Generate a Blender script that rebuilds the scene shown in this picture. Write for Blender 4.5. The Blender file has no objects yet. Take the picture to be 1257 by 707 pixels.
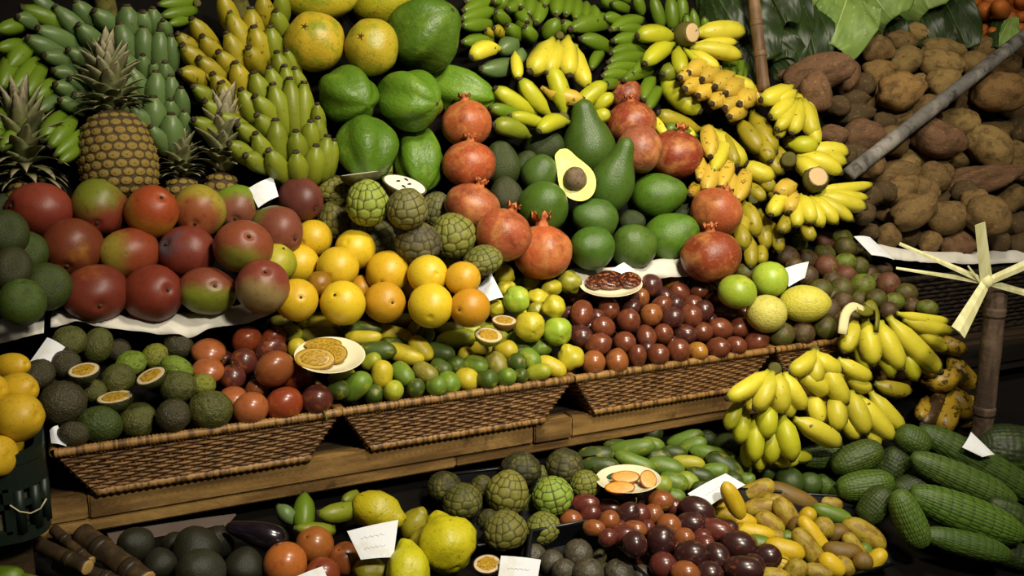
import bpy, bmesh, math, random
import numpy as np
from mathutils import Vector, Matrix, noise

random.seed(7)
scene = bpy.context.scene
col = scene.collection
V = Vector

def lin(h, a=1.0):
    h = h.lstrip('#')
    o = []
    for i in (0, 2, 4):
        c = int(h[i:i+2], 16)/255
        o.append(c/12.92 if c <= .04045 else ((c+.055)/1.055)**2.4)
    return (o[0], o[1], o[2], a)

def skin(h):
    """skin colours graded warmer: greens toward olive, reds toward brick"""
    r, g, b, a = lin(h)
    R, G, B = [c**(1/2.2) for c in (r, g, b)]
    if G >= R and G > B: R += .36*(G-R); B *= .82; G *= .97
    elif R > G and G < .55*R: G += .10*(R-G); R *= .97; B = min(B, G*1.02)
    return (R**2.2, G**2.2, B**2.2, a)
# ---------------------------------------------------------------- camera
W, H, F = 1257, 707, 1200.0
YAW, PITCH = math.radians(25), math.radians(12)
CAM = V((0, 0, 1.5))
RT = V((math.cos(YAW), -math.sin(YAW), 0))
FW = V((math.sin(YAW)*math.cos(PITCH), math.cos(YAW)*math.cos(PITCH), -math.sin(PITCH)))
UP_ = RT.cross(FW)
cd = bpy.data.cameras.new('camera'); cam = bpy.data.objects.new('camera', cd); col.objects.link(cam)
cd.sensor_width = 36; cd.lens = F/W*36; cd.clip_start = .05
m = Matrix.Identity(4)
for i in range(3):
    m[i][0], m[i][1], m[i][2], m[i][3] = RT[i], UP_[i], -FW[i], CAM[i]
cam.matrix_world = m
scene.camera = cam

# ---------------------------------------------------------------- light
wd = bpy.data.worlds.new('market_ambient'); scene.world = wd; wd.use_nodes = True
wd.node_tree.nodes['Background'].inputs[0].default_value = lin('#cfd6e0')
wd.node_tree.nodes['Background'].inputs[1].default_value = 0.03

def lamp(name, loc, target, size, power, colr, spread=180):
    l = bpy.data.lights.new(name, 'AREA'); l.shape = 'RECTANGLE'; l.size = size[0]; l.size_y = size[1]
    l.energy = power; l.color = lin(colr)[:3]; l.spread = math.radians(spread)
    o = bpy.data.objects.new(name, l); col.objects.link(o); o.location = loc
    o.rotation_euler = (V(target)-V(loc)).to_track_quat('-Z', 'Y').to_euler()
    return o
lamp('market_lamp', (.75, -.35, 2.6), (1.0, 1.85, 1.1), (.3, .2), 19, '#fff6e2', 100)
lamp('market_lamp', (1.0, .7, 2.7), (1.05, 1.95, 1.1), (.3, .2), 15, '#fff3dc', 115)
lamp('market_lamp', (1.9, .6, 2.8), (1.7, 2.1, 1.1), (.3, .2), 4, '#fff3dc', 120)

scene.view_settings.view_transform = 'Standard'
scene.view_settings.look = 'None'
scene.view_settings.exposure = 0.0
scene.view_settings.gamma = 1.0
scene.view_settings.use_curve_mapping = False

# ---------------------------------------------------------------- placement helpers
def ray(px, py):
    return FW + RT*((px-W/2)/F) + UP_*((H/2-py)/F)
def zone(y, z, deg):
    d = math.radians(deg)
    return (V((0, y, z)), V((0, -math.sin(d), math.cos(d))))
Z = {'BSK': zone(1.68, .927, 32), 'UP': zone(1.89, 1.085, 58), 'LOW': zone(1.72, .765, 25)}
def tdepth(px, py, zn, h=0.0, k=0.0):
    """depth where the ray meets the slope, raised by h metres plus k pixels of its own size"""
    p0, n = Z[zn]; d = ray(px, py)
    return (h-n.dot(CAM-p0))/(n.dot(d)-k/F)
def P(px, py, zn='UP', h=0.0):
    return CAM+ray(px, py)*tdepth(px, py, zn, h)
def at(px, py, t):
    return CAM+ray(px, py)*t
def onplane(px, py, p0, n):
    d = ray(px, py); return CAM+d*(n.dot(p0-CAM)/n.dot(d))
def onY(px, py, y):
    d = ray(px, py); return CAM+d*(y/d.y)

# ---------------------------------------------------------------- materials
MATS = {}
def mat(name, base=None, layers=(), rough=.45, spec=.5, coat=0, bump=None, sss=0, vary=.0, trans=0, mottle=0):
    """base None = the object's own colour; layers mix further colours over it"""
    mt = bpy.data.materials.new(name); mt.use_nodes = True; nt = mt.node_tree
    N, L = nt.nodes, nt.links
    b = N['Principled BSDF']
    oi = N.new('ShaderNodeObjectInfo'); tc = N.new('ShaderNodeTexCoord')
    ad = N.new('ShaderNodeVectorMath'); ad.operation = 'MULTIPLY_ADD'
    cx = N.new('ShaderNodeCombineXYZ')
    for i in range(3): L.new(oi.outputs['Random'], cx.inputs[i])
    L.new(cx.outputs[0], ad.inputs[0]); ad.inputs[1].default_value = (37, 53, 71)
    L.new(tc.outputs['Object'], ad.inputs[2])
    co = ad.outputs[0]
    def rng(sock, lo, hi):
        r = N.new('ShaderNodeMapRange'); r.interpolation_type = 'SMOOTHSTEP'
        r.inputs[1].default_value = lo; r.inputs[2].default_value = hi
        L.new(sock, r.inputs[0]); return r.outputs[0]
    def nz(scale, detail=4, rg=.6):
        n = N.new('ShaderNodeTexNoise'); n.inputs['Scale'].default_value = scale
        n.inputs['Detail'].default_value = detail; n.inputs['Roughness'].default_value = rg
        L.new(co, n.inputs['Vector']); return n.outputs['Fac']
    if base is None: cur = oi.outputs['Color']
    else:
        rgb = N.new('ShaderNodeRGB'); rgb.outputs[0].default_value = skin(base); cur = rgb.outputs[0]
    for ly in layers:
        t, colr, amt = ly[0], ly[1], ly[2]; a = ly[3:]
        if t == 'noise': msk = rng(nz(a[0]), a[1], a[2])
        elif t == 'z':
            s = N.new('ShaderNodeSeparateXYZ'); L.new(tc.outputs['Object'], s.inputs[0]); msk = rng(s.outputs[2], a[0], a[1])
        elif t == 'dir':
            dt = N.new('ShaderNodeVectorMath'); dt.operation = 'DOT_PRODUCT'; L.new(tc.outputs['Object'], dt.inputs[0])
            dt.inputs[1].default_value = a[0]
            ma = N.new('ShaderNodeMath'); ma.operation = 'MULTIPLY_ADD'; L.new(nz(1.6), ma.inputs[0]); ma.inputs[1].default_value = a[3]
            L.new(dt.outputs['Value'], ma.inputs[2]); msk = rng(ma.outputs[0], a[1]+a[3]/2, a[2]+a[3]/2)
        elif t == 'vor':
            v = N.new('ShaderNodeTexVoronoi'); v.inputs['Scale'].default_value = a[0]; L.new(co, v.inputs['Vector'])
            msk = rng(v.outputs['Distance'], a[1], a[1]*.6)
        elif t == 'attr':
            at_ = N.new('ShaderNodeAttribute'); at_.attribute_name = a[0]; msk = rng(at_.outputs['Fac'], a[1], a[2])
        elif t == 'grain':
            mp = N.new('ShaderNodeMapping'); mp.inputs['Scale'].default_value = a[0]; L.new(co, mp.inputs[0])
            n = N.new('ShaderNodeTexNoise'); n.inputs['Scale'].default_value = 1; n.inputs['Detail'].default_value = 6
            L.new(mp.outputs[0], n.inputs['Vector']); msk = rng(n.outputs['Fac'], a[1], a[2])
        mx = N.new('ShaderNodeMix'); mx.data_type = 'RGBA'
        mm = N.new('ShaderNodeMath'); mm.operation = 'MULTIPLY'; L.new(msk, mm.inputs[0]); mm.inputs[1].default_value = amt
        L.new(mm.outputs[0], mx.inputs[0]); L.new(cur, mx.inputs[6]); mx.inputs[7].default_value = skin(colr); cur = mx.outputs[2]
    if mottle:
        layers2 = (('noise', '#2c2412', .42*mottle, 5.5, .54, .74), ('noise', '#1c160c', .4*mottle, 17, .57, .7))
        for t, colr, amt, *a in layers2:
            mx = N.new('ShaderNodeMix'); mx.data_type = 'RGBA'; mm = N.new('ShaderNodeMath'); mm.operation = 'MULTIPLY'; L.new(rng(nz(a[0]), a[1], a[2]), mm.inputs[0]); mm.inputs[1].default_value = amt
            L.new(mm.outputs[0], mx.inputs[0]); L.new(cur, mx.inputs[6]); mx.inputs[7].default_value = lin(colr); cur = mx.outputs[2]
    if vary:
        hv = N.new('ShaderNodeHueSaturation'); ml = N.new('ShaderNodeMath'); ml.operation = 'MULTIPLY_ADD'
        L.new(oi.outputs['Random'], ml.inputs[0]); ml.inputs[1].default_value = vary*2; ml.inputs[2].default_value = 1-vary
        L.new(ml.outputs[0], hv.inputs['Value']); L.new(cur, hv.inputs['Color']); cur = hv.outputs[0]
    L.new(cur, b.inputs['Base Color'])
    b.inputs['Roughness'].default_value = rough; b.inputs['Specular IOR Level'].default_value = spec
    b.inputs['Coat Weight'].default_value = coat; b.inputs['Coat Roughness'].default_value = .15
    if trans: b.inputs['Transmission Weight'].default_value = trans
    if sss:
        b.inputs['Subsurface Weight'].default_value = sss; b.inputs['Subsurface Radius'].default_value = (1, .5, .2)
        b.inputs['Subsurface Scale'].default_value = .01
    if bump:
        bp = N.new('ShaderNodeBump'); bp.inputs['Strength'].default_value = bump[1]; bp.inputs['Distance'].default_value = bump[2] if len(bump) > 2 else .01
        L.new(nz(bump[0], 3), bp.inputs['Height']); L.new(bp.outputs[0], b.inputs['Normal'])
    MATS[name] = mt
    return mt

# ---------------------------------------------------------------- mesh helpers
def mesh(name, verts, faces, smooth=True, attrs=None):
    me = bpy.data.meshes.new(name)
    me.from_pydata([tuple(v) for v in verts], [], faces)
    if smooth: me.polygons.foreach_set('use_smooth', [True]*len(me.polygons))
    for k, vals in (attrs or {}).items():
        at_ = me.attributes.new(k, 'FLOAT', 'POINT'); at_.data.foreach_set('value', vals)
    me.update()
    return me
def catmull(pts, n):
    pts = [np.array(p, float) for p in pts]; out = []
    q = [2*pts[0]-pts[1]]+pts+[2*pts[-1]-pts[-2]]
    s = len(pts)-1
    for i in range(n+1):
        t = i/n*s; k = min(int(t), s-1); u = t-k
        a, b, c, d = q[k:k+4]
        out.append(.5*((2*b)+(-a+c)*u+(2*a-5*b+4*c-d)*u*u+(-a+3*b-3*c+d)*u**3))
    return out
def lathe(name, prof, seg=24, rings=18, mod=None, na=0., ns=1.5, seed=0, bend=0., attr=None, smooth=True):
    """surface of revolution about local Z; mod(theta, z, s) scales the radius; attr(theta, s) is stored as 'edge'"""
    pr = catmull(prof, rings); vs = []; fs = []; at_ = []
    off = V((seed*7.3, seed*3.1, seed*1.7))
    def add(x, y, z, e):
        p = V((x, y, z))
        if na: p = p*(1+na*noise.noise(p*ns+off)+na*.5*noise.noise(p*ns*2.3+off))
        if bend: p.x += bend*(z*z)
        vs.append(p); at_.append(e)
    add(0, 0, pr[0][0], 1)
    for i in range(1, rings):
        z, r = pr[i]
        for j in range(seg):
            th = 2*math.pi*j/seg; k = mod(th, z, i/rings) if mod else 1
            add(max(r, .001)*k*math.cos(th), max(r, .001)*k*math.sin(th), z, attr(th, i/rings) if attr else 0)
    add(0, 0, pr[-1][0], 1)
    last = len(vs)-1
    for j in range(seg):
        j2 = (j+1) % seg
        fs.append((0, 1+j2, 1+j))
        for i in range(rings-2):
            a = 1+i*seg
            fs.append((a+j, a+j2, a+seg+j2, a+seg+j))
        a = 1+(rings-2)*seg
        fs.append((a+j, a+j2, last))
    return mesh(name, vs, fs, smooth, {'edge': at_} if attr else None)
def sph(n=10, a=1., b=1.):
    """profile of an ellipsoid from z=-b to z=b"""
    return [(-b*math.cos(math.pi*i/n), a*math.sin(math.pi*i/n)) for i in range(n+1)]
def frames(pts):
    pts = [V(p) for p in pts]; out = []
    ref = None
    for i, p in enumerate(pts):
        t = (pts[min(i+1, len(pts)-1)]-pts[max(i-1, 0)]).normalized()
        if ref is None:
            ref = t.orthogonal().normalized()
        ref = (ref-t*ref.dot(t)).normalized()
        out.append((p, ref.copy(), t.cross(ref)))
    return out
def tube_data(pts, rad, sides=8, cap=True, flat=1.0, ref=None, base=0):
    vs = []; fs = []; n = len(pts); fr = frames(pts)
    for i, (p, a, b) in enumerate(fr):
        r = rad[i] if hasattr(rad, '__len__') else rad
        for j in range(sides):
            th = 2*math.pi*j/sides
            vs.append(p+a*(r*math.cos(th))+b*(r*flat*math.sin(th)))
    for i in range(n-1):
        for j in range(sides):
            j2 = (j+1) % sides
            fs.append((base+i*sides+j, base+i*sides+j2, base+(i+1)*sides+j2, base+(i+1)*sides+j))
    if cap:
        fs.append(tuple(base+j for j in reversed(range(sides)))); fs.append(tuple(base+(n-1)*sides+j for j in range(sides)))
    return vs, fs
def tube(name, pts, rad, sides=8, flat=1.0, smooth=True):
    vs, fs = tube_data(pts, rad, sides, True, flat); return mesh(name, vs, fs, smooth)
def box_data(lo, hi, base=0):
    (x0, y0, z0), (x1, y1, z1) = lo, hi
    vs = [(x0,y0,z0),(x1,y0,z0),(x1,y1,z0),(x0,y1,z0),(x0,y0,z1),(x1,y0,z1),(x1,y1,z1),(x0,y1,z1)]
    f = [(0,3,2,1),(4,5,6,7),(0,1,5,4),(1,2,6,5),(2,3,7,6),(3,0,4,7)]
    return [V(v) for v in vs], [tuple(base+i for i in q) for q in f]
def boxes(name, lst, bevel=0):
    vs, fs = [], []
    for lo, hi in lst:
        a, b = box_data(lo, hi, len(vs)); vs += a; fs += b
    me = mesh(name, vs, fs, False)
    if bevel:
        bm = bmesh.new(); bm.from_mesh(me)
        bmesh.ops.bevel(bm, geom=bm.edges[:], offset=bevel, segments=2, affect='EDGES'); bm.to_mesh(me); bm.free()
    return me

def obj(name, me, mt, parent=None, loc=None, label=None, cat=None, group=None, kind=None, color=None):
    o = bpy.data.objects.new(name, me); col.objects.link(o)
    if me is not None and mt is not None and len(me.materials) == 0: me.materials.append(mt)
    elif me is not None and mt is not None and me.materials[0] is not mt:
        o.material_slots[0].link = 'OBJECT'; o.material_slots[0].material = mt
    if parent: o.parent = parent
    if loc is not None: o.location = loc
    if label: o['label'] = label
    if cat: o['category'] = cat
    if group: o['group'] = group
    if kind: o['kind'] = kind
    if color: o.color = color
    return o
def empty(name, loc, label, cat, group=None):
    o = bpy.data.objects.new(name, None); col.objects.link(o); o.location = loc; o.empty_display_size = .02
    o['label'] = label; o['category'] = cat
    if group: o['group'] = group
    return o

# ---------------------------------------------------------------- the materials of the place
WOOD = mat('weathered_wood', '#8a6a3a', [('grain', '#4a3318', .8, (4, 60, 40), .35, .62), ('noise', '#a9884f', .5, 5, .5, .7), ('noise', '#2b1d0d', .7, 14, .6, .72)], .75, .25, bump=(40, .3))
WOOD2 = mat('dark_wood', '#3a2c1a', [('grain', '#18110a', .8, (4, 50, 40), .4, .6)], .8, .2, bump=(40, .3))
WOOD3 = mat('blackened_wood', '#1c1510', [('grain', '#0e0a07', .8, (4, 50, 40), .4, .6)], .85, .15)
DARK = mat('dark_paint', '#0b0908', [('noise', '#120f0c', .6, 6, .4, .6)], .95, .1)
WICK = mat('wicker', '#7d5a33', [('noise', '#452c14', .8, 60, .42, .62), ('noise', '#9a7646', .5, 25, .52, .7)], .55, .35)
WICKR = mat('wicker_rim', '#8f6a38', [('grain', '#40280f', .8, (150, 12, 12), .45, .6), ('noise', '#b08a50', .5, 30, .52, .7)], .5, .35)
WICKD = mat('dark_wicker', '#2a2118', [('noise', '#120d08', .8, 60, .42, .62)], .7, .2)
PAPER = mat('white_paper', '#d6d2c6', [('noise', '#b7b0a0', .5, 6, .45, .7)], .8, .2)
CARD = mat('card_white', '#dcdfe4', [('noise', '#c8c8c6', .4, 30, .5, .7)], .7, .2)
KRAFT = mat('cardboard', '#8d7b70', [('noise', '#6c5b50', .5, 8, .4, .7)], .85, .15)
INK = mat('ink', '#17131a', rough=.7)
INK2 = mat('faint_ink', '#bcbcc0', rough=.8)
CHINA = mat('white_china', '#e4e6e4', rough=.2, coat=.5)
CRATE = mat('dark_green_plastic', '#0a1c1a', [('noise', '#0e2623', .6, 8, .4, .6)], .45, .4)
TRAYM = mat('black_plastic', '#0c0d10', rough=.35, spec=.5)
BAMB = mat('bamboo', '#6b5236', [('grain', '#4c3520', .8, (40, 40, 3), .4, .62), ('noise', '#9b7a52', .5, 9, .5, .7)], .6, .35, bump=(50, .2))
BAMBG = mat('grey_bamboo', '#6c6862', [('noise', '#9a958c', .7, 9, .5, .66), ('noise', '#2e2a28', .8, 14, .54, .66), ('noise', '#57534e', .5, 50, .5, .65)], .6, .35, bump=(50, .25))
POST = mat('post_wood', '#574638', [('grain', '#2d221a', .8, (40, 40, 6), .4, .6), ('noise', '#7a6652', .5, 10, .55, .7)], .75, .25, bump=(50, .3))
PALM = mat('palm_strip', '#d9d6a4', [('grain', '#bdb87c', .6, (60, 60, 6), .4, .6)], .55, .35)
CANE = mat('sugar_cane', '#2f2416', [('noise', '#5e4826', .6, 14, .5, .7), ('noise', '#171009', .6, 30, .55, .7)], .5, .4)
CANEC = mat('cane_cut', '#b89658', [('noise', '#6e5128', .7, 90, .45, .65)], .7, .3)
STRING = mat('string', '#b4ad8c', rough=.8)

# ---------------------------------------------------------------- the stand
def slope_board(name, zn, x0, x1, s0, s1, th, mt):
    """a plank surface lying on a slope from s0 to s1 metres along it"""
    p0, n = Z[zn]; p0 = p0-n*(.022 if zn == 'UP' else .035); s = V((0, n.z, -n.y)); a = p0+s*s0; b = p0+s*s1
    vs = [V((x0, a.y, a.z)), V((x1, a.y, a.z)), V((x1, b.y, b.z)), V((x0, b.y, b.z))]
    vs += [v-n*th for v in vs]
    fs = [(0,1,2,3),(7,6,5,4),(0,4,5,1),(1,5,6,2),(2,6,7,3),(3,7,4,0)]
    return obj(name, mesh(name, vs, fs, False), mt)
o = obj('floor', boxes('floor', [((-3, -2.5, -.05), (6, 5, 0))]), mat('concrete_floor', '#4b4945', [('noise', '#33312e', .6, 3, .4, .6)], .8), kind='structure')
o = obj('wall_back', boxes('wall_back', [((-3, 3.4, 0), (6, 3.5, 3.2))]), DARK, kind='structure')
obj('wall_right', boxes('wall_right', [((5.9, -2.5, 0), (6, 3.4, 3.2))]), DARK, kind='structure')
obj('wall_left', boxes('wall_left', [((-3, -2.5, 0), (-2.9, 3.4, 3.2))]), DARK, kind='structure')
o = slope_board('display_ramp', 'UP', -1.2, 4.4, 0, 1.15, .02, DARK); o['label'] = 'dark sloping display board behind the piled fruit'; o['kind'] = 'structure'; DRAMP = o
o = slope_board('display_ramp', 'LOW', -1.2, 4.4, -1.0, .12, .02, DARK); o['label'] = 'dark sloping display board under the bottom row of fruit'; o['kind'] = 'structure'; LRAMP = o
for r, y0, y1, z1 in ((DRAMP, 2.0, 2.06, 1.05), (LRAMP, 1.2, 1.28, .5)):
    for x in (-1.1, .2, 1.4, 2.6): obj('support', boxes('support', [((x, y0, 0), (x+.08, y1, z1))]), WOOD2, r)

# shelf that carries the baskets: planks on the front edge, top boards behind
BT, BB, BY = .825, .757, 1.675
SHELF = empty('display_shelf', (.6, 1.85, .82), 'weathered wooden shelf of planks carrying the row of wicker baskets', 'shelf')
def sh(name, lo, hi, mt=WOOD, bev=.003):
    c = V([(a+b)/2 for a, b in zip(lo, hi)])
    me = boxes(name, [([a-b for a, b in zip(lo, c)], [a-b for a, b in zip(hi, c)])], bev)
    return obj(name, me, mt, SHELF, c-V(SHELF.location))
XB = lambda px, py=560, y=BY: onY(px, py, y).x
xs = [XB(40, 640), XB(109, 630), XB(655, 525), XB(701, 520), XB(960, 470), XB(1125, 440), 3.0]
zm = BB+.024
for i in range(6):
    yo = -.004 if i == 2 else (0 if i % 2 else .002)
    sh('plank', (xs[i]+.0008, BY+yo, zm), (xs[i+1]-.0008, BY+.035, BT), WOOD if i < 5 else WOOD3)
sh('plank', (xs[0], BY+.003, BB), (XB(560, 560), BY+.035, zm-.001))
sh('plank', (XB(560, 560)+.001, BY+.005, BB+.001), (xs[5], BY+.035, zm-.001))
sh('plank', (xs[5]+.001, BY+.005, BB+.001), (3.0, BY+.035, zm-.001), WOOD3)
for i in range(2): sh('top_board', (xs[0], BY+.036+i*.12, BT-.022), (3.0, BY+.154+i*.12, BT), WOOD2)

# ---------------------------------------------------------------- wicker baskets
def weave(c00, c10, c11, c01, nrow, ncol, thick, amp, rr):
    """horizontal weavers over and under upright stakes on the quad c00 c10 c11 c01"""
    vs, fs = [], []
    nrm = (c10-c00).cross(c01-c00).normalized()
    def q(u, v): return c00*(1-u)*(1-v)+c10*u*(1-v)+c11*u*v+c01*(1-u)*v
    for i in range(ncol+1):
        u = i/ncol
        a, b = tube_data([q(u, v)for v in (0, .5, 1)], thick*.75, 5, False, base=len(vs)); vs += a; fs += b
    for r in range(nrow):
        v = (r+.5)/nrow; pts = []
        for i in range(ncol*3+1):
            u = i/(ncol*3); ph = math.cos(math.pi*(i/3+r))
            pts.append(q(u, min(.99, v+random.uniform(-.08, .08)/nrow))+nrm*(amp*ph))
        a, b = tube_data(pts, rr*random.uniform(.9, 1.1), 6, False, base=len(vs)); vs += a; fs += b
    return vs, fs
def wrap_rim(loop, rad, pitch, dep=.18):
    """a rod wound with cane: a tube whose radius swells at every turn"""
    pts, rads = [], []
    n = len(loop)
    for i in range(n):
        a, b = V(loop[i]), V(loop[(i+1) % n]); L = (b-a).length; k = max(2, int(L/pitch))
        for j in range(k*2):
            pts.append(a.lerp(b, j/(k*2))); rads.append(rad*(1+(dep if j % 2 else -dep)))
    pts.append(pts[0]); rads.append(rads[0])
    vs, fs = tube_data(pts, rads, 8, False); return mesh('rim', vs, fs)
def basket(x0, x1, label, zt=.914, zb=BT, yf=1.652, yb=1.93, inset=.055, mw=WICK, mr=WICKR, nrow=15, slope=True, sp=.016):
    c = V(((x0+x1)/2, (yf+yb)/2, zb))
    b = empty('wicker_basket', c, label, 'basket')
    T = [V((x0, yf, zt)), V((x1, yf, zt)), V((x1, yb, zt)), V((x0, yb, zt))]
    B = [V((x0+inset, yf+.017, zb+.006)), V((x1-inset, yf+.017, zb+.006)), V((x1-inset, yb-.028, zb+.006)), V((x0+inset, yb-.028, zb+.006))]
    T = [p-c for p in T]; B = [p-c for p in B]
    for i in range(4):
        j = (i+1) % 4
        nc = max(8, int((B[j]-B[i]).length/sp))
        vs, fs = weave(B[i], B[j], T[j], T[i], nrow, nc, .0026, .0017, .0028 if zt < .95 else .0055)
        obj('woven_side', mesh('woven_side', vs, fs), mw, b, kind='stuff')
        # backing skin a few millimetres inside the weave
        nn = (B[j]-B[i]).cross(T[i]-B[i]).normalized()*-.0035
        obj('side_lining', mesh('side_lining', [B[i]+nn, B[j]+nn, T[j]+nn, T[i]+nn, B[i]+nn*1.6, B[j]+nn*1.6, T[j]+nn*1.6, T[i]+nn*1.6], [(0,1,2,3),(7,6,5,4),(0,4,5,1),(2,6,7,3)], False), WICKD, b)
    obj('rim', wrap_rim(T, .0080, .0064, .1), mr, b)
    obj('foot_braid', wrap_rim(B, .0072, .011, .16), mr, b)
    lo = [V((p.x, p.y, B[0].z)) for p in B]
    obj('bottom', mesh('bottom', lo+[p+V((0, 0, .005)) for p in lo], [(3,2,1,0),(4,5,6,7),(0,1,5,4),(1,2,6,5),(2,3,7,6),(3,0,4,7)], False), WICKD, b)
    if slope:
        p0, n = Z['BSK']; p0 = p0-n*.035; a = p0; s = V((0, n.z, -n.y)); e = p0+s*.26
        q = [V((x0+.012, a.y+.01, a.z-.012)), V((x1-.012, a.y+.01, a.z-.012)), V((x1-.012, e.y, e.z)), V((x0+.012, e.y, e.z))]
        q = [p-c for p in q]; q += [p-n*.006 for p in q]
        obj('lining', mesh('lining', q, [(0,1,2,3),(7,6,5,4),(0,4,5,1),(1,5,6,2),(2,6,7,3),(3,7,4,0)], False), DARK, b)
    return b
RX = lambda px, py: onY(px, py, 1.652).x
basket(RX(66, 551), RX(417, 507), 'wicker basket of green passionfruit and red glossy fruit')
basket(RX(420, 506), RX(702, 465), 'wicker basket of green and yellow banana passionfruit')
basket(RX(705, 466), RX(948, 432), 'wicker basket heaped with red-brown tamarillos')
basket(RX(951, 432), RX(951, 432)+.52, 'wicker basket of melons and small green-brown fruit behind bananas')

# ---------------------------------------------------------------- fruit shapes (unit size, long axis Z)
def dimple(d=.06):
    return [(-1+d, 0), (-1+d*.2, .16), (-.97, .3), (-.82, .6), (-.5, .88), (0, 1), (.5, .88), (.82, .6), (.97, .3), (1-d*.2, .16), (1-d, 0)]
SH = {}
SH['round'] = [lathe('round_fruit', dimple(.05), 24, 18, na=.02, seed=s) for s in range(3)]
SH['oval'] = [lathe('oval_fruit', [(-1, 0), (-.95, .3), (-.75, .68), (-.35, .95), (.1, 1), (.5, .88), (.8, .6), (.95, .3), (1, 0)], 22, 16, na=.03, seed=s) for s in range(3)]
SH['mango'] = [lathe('mango', [(-1, 0), (-.97, .25), (-.8, .64), (-.4, .96), (.1, 1.02), (.5, .9), (.82, .62), (.97, .3), (.95, .12), (.92, 0)], 28, 20, na=.05, ns=1.1, seed=s) for s in range(5)]
def lobes(n, a, z0=-1, pw=1.5):
    return lambda th, z, s: 1-a*(abs(math.cos(n*th/2))**pw)*min(1, max(.2, 1.15-s))
SH['papaya'] = [lathe('papaya', [(-1, 0), (-.985, .1), (-.9, .36), (-.7, .68), (-.35, .94), (.05, 1), (.45, .86), (.75, .6), (.93, .3), (.97, .12), (.95, 0)], 40, 24, lobes(5, .24, pw=2.6), na=.05, ns=1.2, seed=s) for s in range(4)]
SH['ripe_papaya'] = [lathe('papaya', [(-.96, 0), (-.985, .1), (-.9, .4), (-.66, .74), (-.3, .96), (.05, 1), (.45, .86), (.75, .6), (.93, .3), (.97, .12), (.95, 0)], 40, 24, lobes(5, .05), na=.04, ns=1.3, seed=s) for s in range(3)]
SH['pome'] = [lathe('pomegranate', [(-.93, 0), (-.93, .2), (-.8, .58), (-.45, .9), (0, 1), (.4, .93), (.72, .7), (.88, .42), (.95, .2), (.96, 0)], 30, 20, lambda th, z, s: 1+.022*math.cos(6*th), na=.03, seed=s) for s in range(3)]
SH['avocado'] = [lathe('avocado', [(-1, 0), (-.96, .3), (-.75, .72), (-.35, .98), (.05, .98), (.45, .82), (.75, .58), (.93, .33), (1, .0)], 26, 18, na=.035, seed=s) for s in range(3)]
SH['pear'] = [lathe('pear_avocado', [(-1, 0), (-.96, .32), (-.8, .68), (-.5, .96), (-.15, 1), (.2, .82), (.5, .56), (.75, .42), (.92, .3), (1, 0)], 28, 22, na=.03, seed=s) for s in range(2)]
SH['quince'] = [lathe('quince', [(-.88, 0), (-.93, .12), (-.9, .34), (-.68, .75), (-.3, .98), (.1, .97), (.45, .78), (.7, .5), (.88, .36), (.97, .2), (.94, 0)], 30, 22, lobes(5, .07), na=.1, ns=1.5, seed=s) for s in range(3)]
SH['curuba'] = [lathe('banana_passionfruit', [(-1, 0), (-.96, .34), (-.8, .7), (-.45, .96), (0, 1), (.45, .95), (.8, .68), (.96, .32), (1, 0)], 18, 16, na=.04, ns=1, seed=s, bend=b) for s, b in ((0, .12), (1, -.1), (2, .2), (3, 0))]
SH['tamarillo'] = [lathe('tamarillo', [(-1, 0), (-.97, .14), (-.82, .46), (-.5, .82), (-.05, 1), (.4, .95), (.75, .68), (.94, .34), (1, 0)], 20, 16, na=.025, seed=s) for s in range(3)]
SH['wrinkled'] = [lathe('passionfruit', sph(), 36, 26, na=.05, ns=4.5, seed=s) for s in range(4)]
SH['potato'] = [lathe('potato', [(-1, 0), (-.93, .42), (-.7, .78), (-.3, .98), (.1, 1), (.5, .9), (.82, .6), (.96, .3), (1, 0)], 24, 18, na=.17, ns=1.3, seed=s, bend=(.0, .15, -.12, .1, 0, -.2, .2, .05)[s]) for s in range(8)]
SH['yam'] = [lathe('sweet_potato', [(-1, 0), (-.9, .35), (-.6, .85), (-.2, 1), (.2, .9), (.55, .68), (.85, .35), (1, 0)], 26, 20, lambda th, z, s: 1+.1*math.cos(4*th+z*2), na=.2, ns=1.6, seed=s) for s in range(3)]
def scaled(name, rows, cols, seg, rings, prof, amp, na, seed, fall=0):
    """overlapping scales in staggered rows: each swells in its middle and ends in a groove"""
    cache = {}
    asp = rows/cols*2 if rows <= 12 else rows/cols*2
    def cell(th, s):
        key = (round(th, 4), round(s, 4))
        if key in cache: return cache[key]
        r = s*rows; k = int(r); ds = []
        for kk in (k-1, k, k+1):
            sn = max(.2, math.sin(math.pi*min(.97, max(.03, (kk+.5)/rows)))) if rows <= 12 else 1
            nc = max(4, int(round(cols*sn))); u = th/(2*math.pi)*nc+.5*(kk % 2)
            for c in (math.floor(u), math.ceil(u)):
                ds.append(math.hypot((r-kk-.5)*1.0, (u-c)*1.08))
        ds.sort(); cache[key] = ds[1]-ds[0]
        return cache[key]
    return lathe(name, prof, seg, rings, lambda th, z, s: 1+amp*(min(1, cell(th, s)*2.6)-.6), na=na, seed=seed, attr=lambda th, s: 1-min(1, cell(th, s)*3.0))
CHP = [(-1, 0), (-.96, .3), (-.78, .64), (-.4, .94), (0, 1), (.4, .9), (.74, .64), (.93, .34), (1, 0)]
SH['cherimoya'] = [scaled('cherimoya', 8, 10, 96, 64, CHP, .05, .04, s) for s in range(3)]
SH['monstera'] = [scaled('monstera_fruit', 24, 17, 102, 110, [(-1, 0), (-.97, .3), (-.88, .6), (-.6, .9), (-.2, 1), (.3, .97), (.7, .8), (.92, .5), (.98, .28), (1, 0)], .045, .03, s) for s in range(2)]
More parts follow.
